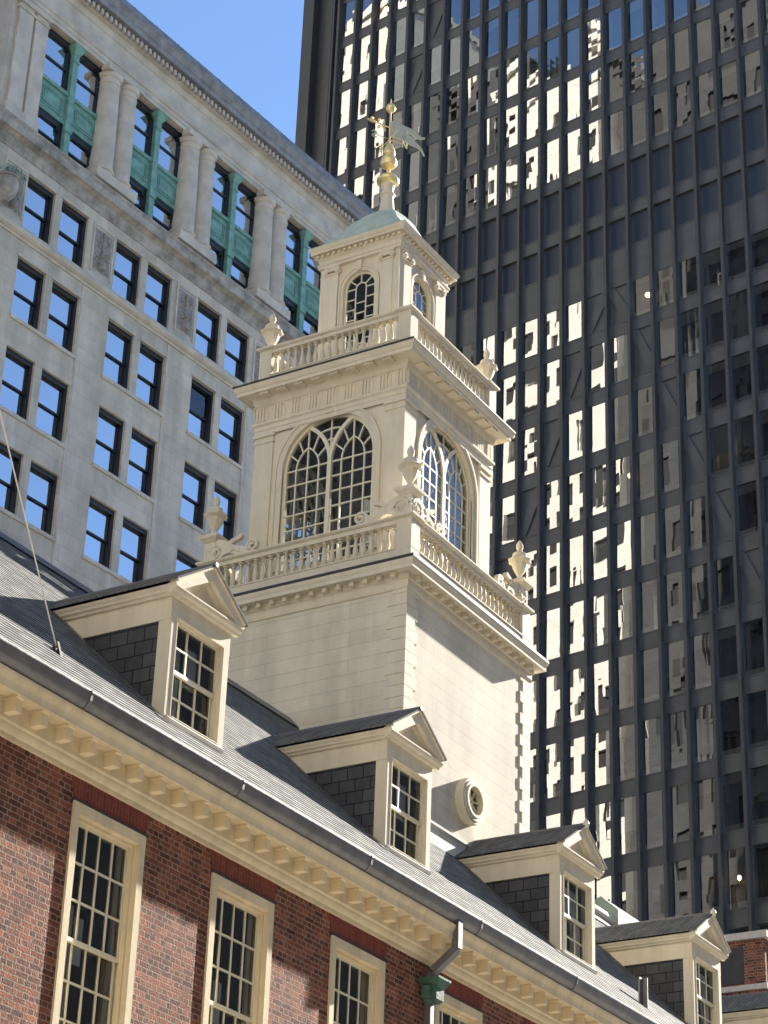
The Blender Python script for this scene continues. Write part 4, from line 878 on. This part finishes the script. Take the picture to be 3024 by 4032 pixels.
# copper bay windows between columns
def copper_bay():
    W = 2.98; y = 0.14
    fms = []; gs = []; k_ = MB()
    zl0, zl1, zp0, zp1, zu1 = 0, 1.45, 1.45, 2.78, 4.87
    k_.box(W/2-0.13, W/2+0.13, y-0.16, y+0.3, 0, zu1-0.15).box(W/2-0.17, W/2+0.17, y-0.20, y-0.1, 1.15, 1.42).box(W/2-0.16, W/2+0.16, y-0.19, y-0.1, zu1-0.75, zu1-0.68).prism([(W/2-0.14, y-0.17, zu1-0.4), (W/2+0.14, y-0.17, zu1-0.4), (W/2+0.3, y-0.35, zu1-0.12), (W/2-0.3, y-0.35, zu1-0.12)], [(W/2-0.14, y+0.1, zu1-0.4), (W/2+0.14, y+0.1, zu1-0.4), (W/2+0.3, y+0.1, zu1-0.12), (W/2-0.3, y+0.1, zu1-0.12)])
    for xa, xb in ((0.02, W/2-0.13), (W/2+0.13, W-0.02)):
        k_.box(xa, xb, y-0.02, y+0.3, zp0, zp1).box(xa, xb, y-0.10, y-0.02, zp1-0.14, zp1).box(xa, xb, y-0.06, y-0.02, zp0, zp0+0.12)
        for (a, c) in ((0.10, 0.07), (0.20, 0.05)):
            za, zb = zp0+0.16+a, zp1-0.2-a
            k_.box(xa+a, xb-a, y-0.05, y-0.02, za, za+c).box(xa+a, xb-a, y-0.05, y-0.02, zb-c, zb).box(xa+a, xa+a+c, y-0.05, y-0.02, za+c, zb-c).box(xb-a-c, xb-a, y-0.05, y-0.02, za+c, zb-c)
        k_.box(xa+0.3, xb-0.3, y-0.04, y-0.02, zp0+0.42, zp1-0.46)
        for (za, zb) in ((zl0, zl1-0.0), (zp1, zu1)):
            f = 0.12; fm = MB(); fms.append(fm)
            fm.box(xa, xa+f, y, y+0.2, za, zb).box(xb-f, xb, y, y+0.2, za, zb).box(xa+f, xb-f, y, y+0.2, zb-0.22, zb)
            fm.box(xa+f, xa+f+0.12, y, y+0.12, zb-0.34, zb-0.22).box(xb-f-0.12, xb-f, y, y+0.12, zb-0.34, zb-0.22)
            zm = (za+zb-0.2)/2; fm.box(xa+f, xb-f, y+0.04, y+0.12, zm-0.035, zm+0.035)
            for z0_, z1_ in ((za, zm), (zm, zb-0.2)):
                t1, t2 = random.uniform(-.003, .003), random.uniform(-.003, .003)
                gs.append(MB()); gs[-1].poly([(xa+f, y+0.09-t1-t2, z0_), (xb-f, y+0.09+t1-t2, z0_), (xb-f, y+0.09+t1+t2, z1_), (xa+f, y+0.09-t1+t2, z1_)])
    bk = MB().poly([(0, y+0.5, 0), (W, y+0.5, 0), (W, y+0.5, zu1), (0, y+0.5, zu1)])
    return fms, gs, k_, bk
for b in bays:
    fm, g_, k_, bk = copper_bay(); o = k_.build('copper_bay', COPPER, LB, (lx(b), 0, lz(45.75)), smooth=False)
    for q in fm: q.build('frame', BLACKF, o, smooth=False)
    for q in g_: q.build('pane', G_LB, o, smooth=False, recalc=False)
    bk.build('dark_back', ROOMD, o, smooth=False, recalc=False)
# carved relief panels between the top windows
for b in [41.55]+[bb_+3.30 for bb_ in bays]:
    wv = 0.92
    mb = MB(); 
    if b+wv > 63.5: continue
    mb.box(lx(b), lx(b+wv), -0.012, 0.0, lz(42.42), lz(44.2))
    mb.box(lx(b-0.07), lx(b), -0.05, 0, lz(42.35), lz(44.28)).box(lx(b+wv), lx(b+wv+0.07), -0.05, 0, lz(42.35), lz(44.28)).box(lx(b), lx(b+wv), -0.05, 0, lz(44.2), lz(44.28))
    pn = mb.build('relief_frame', STONEC, LB, smooth=False)
    rv = MB(); rnd = random.Random(3)
    rv.box(lx(b+0.05), lx(b+wv-0.05), -0.02, -0.012, lz(42.48), lz(44.12))
    cxp = lx(b+wv/2)
    rv.lathe([(0.05, 0), (0.16, 0.05), (0.2, 0.25), (0.12, 0.42), (0.2, 0.48)], 10, (cxp, -0.01, lz(42.55)))
    for k in range(46):
        u = rnd.uniform(0.12, 0.80)*wv-wv/2*0.92; zz = rnd.uniform(42.6, 44.0); q = rnd.uniform(0.03, 0.08)
        rv.lathe([(0.01, -q), (q*0.8, -q*0.5), (q, 0), (q*0.8, q*0.5), (0.01, q)], 7, (cxp+u, -0.01, lz(zz)))
    rv.tube([(cxp, -0.03, lz(43.0)), (cxp, -0.06, lz(44.05))], 0.06, 8)
    rv.build('relief', RELIEF, pn)
# planter bracketed on the corner
PL = thing('planter', 'dark stone planter of green verdigris leaves beside the top left office windows', 'planter', (Matrix.Translation(LBO) @ Matrix.Rotation(LA, 4, 'Z')) @ Vector((lx(41.25), -0.45, lz(42.55))), LA)
MB().lathe([(0.12, -0.35), (0.2, -0.25), (0.36, -0.05), (0.42, 0.2), (0.42, 0.42), (0.47, 0.44), (0.47, 0.52), (0.36, 0.52), (0.34, 0.42)], 16).build('bowl', STAIN, PL)
rnd = random.Random(11); mb = MB()
for k in range(260):
    a = rnd.uniform(0, 6.28); rr = rnd.uniform(0, 0.5)**0.8; z = 0.5+rnd.uniform(0, 0.55)*(1-rr); q = rnd.uniform(0.05, 0.11)
    p = Vector((rr*math.cos(a), rr*math.sin(a), z)); u = Vector((rnd.uniform(-1, 1), rnd.uniform(-1, 1), rnd.uniform(-1, 1))).normalized(); v = u.orthogonal().normalized()
    mb.poly([p-u*q, p+v*q*0.5, p+u*q, p-v*q*0.5])
mb.build('leaves', COPPER, PL, smooth=False)

# ------------------------------------------------------------------ dark office tower
SA = R(81.6); SN = Vector((math.sin(SA), -math.cos(SA), 0)); SW = Vector((math.cos(SA), math.sin(SA), 0))
# local frame: x runs from the left edge (w = 93.4) to the right, y into the building
W0 = 93.42; SKO = SN*100+SW*W0; SKO.z = GZ
SKR = math.atan2(-SW.y, -SW.x)
SK = thing('dark_office_tower', 'tall dark bronze office tower with close vertical fins and mirror glass', 'skyscraper', SKO, SKR)
def sx_(wv): return W0-wv
FA = [89.83-1.683*k for k in range(0, 28)]
WEND = FA[-1]; SL = sx_(WEND)+2.0; HT = 152.0
wins = []                     # window rows (bottom, top)
z = 109.99
for k in range(0, 9): wins.append((z+4.26*k, z+4.26*k+3.31))
wins += [(105.74, 109.05), (101.55, 104.86), (97.30, 100.61), (93.05, 96.36), (88.79, 92.10)]
mech = [(84.61, 87.84), (81.37, 83.68)]
low = [(75.95, 78.65)]+[(71.75-4.293*k, 75.0-4.293*k) for k in range(0, 16)]
wins += low; wins.sort()
allr = sorted(wins+mech)
# core block behind (sides, roof) and dark interior plane
mb = MB(); mb.box(0.0, SL, 0.9, 44, 0, lz(HT)); mb.build('core', BRONZE, SK, smooth=False)
# spandrels per floor
prev = GZ
for (a, b) in allr+[(HT, HT)]:
    if a-prev > 0.02:
        m_ = MB().box(sx_(FA[0]), SL-1.5, 0.0, 0.6, lz(prev), lz(a)); m_.box(sx_(FA[0]), SL-1.5, -0.03, 0.0, lz(a)-0.09, lz(a)); m_.build('spandrel', SPAND, SK, smooth=False)
    prev = b
for a, b in mech: MB().box(sx_(FA[0]), SL-1.5, 0.22, 0.6, lz(a), lz(b)).build('louvre_band', mat('louvre_metal', (0.05, 0.057, 0.075), 0.6), SK, smooth=False)
fin0 = None
for a in FA:
    if fin0 is None:
        mb = MB(); mb.box(-0.07, 0.07, -0.30, 0.08, 0, lz(HT)).box(-0.10, 0.10, -0.36, -0.30, 0, lz(HT)).box(0.07, 0.105, -0.04, 0.05, 0, lz(HT)).box(-0.105, -0.07, -0.04, 0.05, 0, lz(HT))
        fin0 = mb.build('fin', BRONZE, SK, (sx_(a), 0, 0), smooth=False)
    else: dup(fin0, SK, (sx_(a), 0, 0))
mb = MB(); mb.box(0, sx_(92.37), -0.35, 1.0, 0, lz(HT)); mb.build('corner_pier', PIER, SK, smooth=False)
mb = MB(); mb.box(sx_(92.37), sx_(FA[0]), 0.35, 1.0, 0, lz(HT)); mb.box(sx_(90.6), sx_(90.45), -0.35, 0.35, 0, lz(HT)); mb.box(sx_(90.4), sx_(90.25), -0.35, 0.35, 0, lz(HT)); mb.build('corner_recess', BRONZE, SK, smooth=False)
# braced cells
brace = {}
for k in range(0, 9): brace[(13-k, k)] = -1; brace[(14+k, k)] = 1
rowidx = {low[k][0]: k for k in range(len(low))}
upper = {}
for k in range(0, 9): upper[(5-k, k)] = -1
up_rows = [109.99, 105.74, 101.55, 97.30]
rnd = random.Random(5); cells = []
for (a, b) in wins:
    for k in range(len(FA)-1):
        cells.append((k, a, b))
def boardmesh(mb, xa, xb, za, zb, dr):
    """solid infill with a diagonal member across it"""
    mb.box(xa, xb, 0.10, 0.5, za, zb)
    h = zb-za; wdt = xb-xa
    p0, p1 = ((xb, zb), (xa, za)) if dr < 0 else ((xa, zb), (xb, za))
    mb.ribbon([(p0[0], p0[1]), (p1[0], p1[1])], 0.62, 0.0, 0.099)
def pane(mb, xa, xb, za, zb, k):
    t1, t2 = rnd.gauss(0, 0.006), rnd.gauss(0, 0.006); y = 0.03
    hx_, hz_ = (xb-xa)/2*0.999, (zb-za)/2; n_ = 3; c_ = rnd.gauss(0, 0.007)
    P = []; F = []
    for j in range(n_+1):
        for i in range(n_+1):
            u, v = -1+2*i/n_, -1+2*j/n_
            P.append((xa+(xb-xa)*i/n_, y+t1*u*hx_+t2*v*hz_+c_*((1-u*u)*0.6+(1-v*v)), za+(zb-za)*j/n_))
    for j in range(n_):
        for i in range(n_): q = j*(n_+1)+i; F.append((q, q+1, q+n_+2, q+n_+1))
    mb.cur = 0; mb.mesh(P, F)
    mb.cur = 1; mb.box(xa+0.03, xb-0.03, 0.14, 0.24, za+0.05, za+0.38)          # pale inner sill
    if rnd.random() < 0.6:
        mb.cur = 2; f_ = rnd.choice((0.18, 0.25, 0.25, 0.35, 0.6, 0.95)); mb.box(xa+0.04, xb-0.04, 0.13, 0.135, zb-(zb-za)*f_, zb-0.03)
    if rnd.random() < 0.35:
        mb.cur = 2; mb.box(xa+0.05, xa+0.30, 0.30, 0.60, za+0.38, zb-0.03)
    mb.cur = 3; mb.poly([(xa, 0.85, za), (xb, 0.85, za), (xb, 0.85, zb), (xa, 0.85, zb)])
    mb.cur = 0
def dist(c):
    k, a, b = c; wv = FA[k]-0.84; return math.sqrt(100*100+wv*wv+a*a)
import itertools
def vis(c):
    """is the cell in the picture (rough test) so that the largest visible ones become parts"""
    k, a, b = c; P = SN*100+SW*(FA[k]-0.84); P.z = (a+b)/2
    X, Yc, Zc = P.dot(CR), P.dot(CD), P.dot(CF); px, py = X/Zc*8970+1512, Yc/Zc*8970+2016
    if not (0 < px < 3024 and 0 < py < 3750): return False
    return px > 1800 or py < 900
glass_cells = []; bmesh_ = MB()
for c in cells:
    k, a, b = c; xa, xb = sx_(FA[k])+0.09, sx_(FA[k+1])-0.09
    if a in rowidx and (k, rowidx[a]) in brace: bq = MB(); boardmesh(bq, xa, xb, lz(a), lz(b), brace[(k, rowidx[a])]); bq.build('brace_panel', SPAND, SK, smooth=False); continue
    if a in up_rows and (k, up_rows.index(a)) in {(6, 0), (5, 1), (4, 2)}: bq = MB(); boardmesh(bq, xa, xb, lz(a), lz(b), -1); bq.build('brace_panel', SPAND, SK, smooth=False); continue
    glass_cells.append((c, xa, xb))
glass_cells.sort(key=lambda q: (not vis(q[0]), dist(q[0])))
OFFICE = mat('dim_office', (0.16, 0.15, 0.145), 0.9, noise=(0.35, 0.35))
GM = [G_SK, SILLW, BLIND, OFFICE]
rest = MB()
for i, (c, xa, xb) in enumerate(glass_cells):
    k, a, b = c
    if i < 100:
        mb = MB(); pane(mb, xa, xb, lz(a), lz(b), k); mb.build('window', GM, SK, smooth=False, recalc=False)
    else: pane(rest, xa, xb, lz(a), lz(b), k)
o = rest.build('far_window', GM, SK, smooth=False, recalc=False); o['kind'] = 'stuff'
# lamps seen through the glass
LP = [(835, 20), (1400, 637), (1570, 961), (1360, 1027), (1258, 1382), (1543, 1867), (1597, 1896), (1370, 1907)]
for i, (dx, dy) in enumerate(LP):
    px, py = dx*3024/1659, dy*3024/1659
    d = CF + CR*((px-1512)/8970) + CD*((py-2016)/8970); tt = 100.35/d.dot(SN); P = d*tt
    wv = P.dot(SW); r_ = 0.20 if i in (1, 2, 0) else 0.11
    MB().lathe([(0.02, -0.18), (r_*0.8, -0.1), (r_, 0), (r_*0.8, 0.1), (0.02, 0.14)], 10, (sx_(wv), 0.35, lz(P.z))).build('ceiling_lamp', LAMP, SK)

# ------------------------------------------------------------------ buildings that the glass mirrors and unseen blocks added to bounce light and block sky
def block(name, label, x0, x1, y0, y1, h, mtl, face, bay, storey, ww, wh):
    """masonry block; face 'x1' or 'y0' or 'y1' carries the windows"""
    T_ = thing(name, label, 'building', (x0, y0, GZ))
    L1, L2 = x1-x0, y1-y0; mb = MB(); mb.box(0, L1-0.4 if face == 'x1' else L1, 0, L2, 0, h)
    mb.build('wall', mtl, T_, smooth=False)
    q = MB(); g_ = MB(); nb = int(L2/bay); ns = int((h-3)/storey)
    hs = []
    for j in range(ns):
        for i in range(nb):
            hs.append((i*bay+(bay-ww)/2, i*bay+(bay+ww)/2, 3+j*storey+0.6, 3+j*storey+0.6+wh))
    fw = MB().gridwall(0, L2, 0, h, hs, 0, 0.35)
    fo = fw.build('facade', mtl, T_, (L1, 0, 0), R(90), smooth=False, recalc=False)
    for a, b, c, d in hs: g_.poly([(a, 0.33, c), (b, 0.33, c), (b, 0.33, d), (a, 0.33, d)])
    q_ = g_.build('window', ROOMD if True else G_LB, T_, (L1, 0, 0), R(90), smooth=False, recalc=False); q_['kind'] = 'stuff'
    cm = MB(); cm.box(-0.3, L1+0.6, -0.3, L2+0.3, h, h+1.2); cm.build('cornice', mtl, T_, smooth=False)
    return T_
block('limestone_tower', 'sunlit pale stone tower mirrored as bright broken patches in the dark glass', 36, 60, 95.0, 110.5, 152.6, LIMES, 'x1', 3.85, 4.7, 2.1, 2.7)
block('tall_limestone_tower', 'taller sunlit pale stone tower mirrored at the far left of the dark glass', 36, 60, 128, 170, 179, LIMES, 'x1', 6.0, 7.0, 2.0, 2.4)
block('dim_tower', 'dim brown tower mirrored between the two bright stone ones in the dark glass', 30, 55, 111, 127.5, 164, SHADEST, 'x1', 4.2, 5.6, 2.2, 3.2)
block('masonry_tower', 'masonry tower coloured near black for shade, mirrored in the right hand half of the dark glass', 34, 58, 62, 94.5, 151, SHADEST, 'x1', 4.2, 5.6, 2.2, 3.2)
block('bounce_block', 'unseen grey masonry block added behind the camera to bounce light and block sky', -60, -28, -70, 75, 76, GREYST, 'x1', 4.0, 4.2, 1.5, 2.2)  # unseen, added to bounce light onto the tower and hide sky from its glass
block('sky_screen_block', 'unseen grey masonry block added across the street to keep sky off the brick hall', -20, 118, -34, -11, 37, GREYST, 'x1', 4.0, 4.2, 1.5, 2.2)  # unseen, added to keep open sky off the front walls and windows
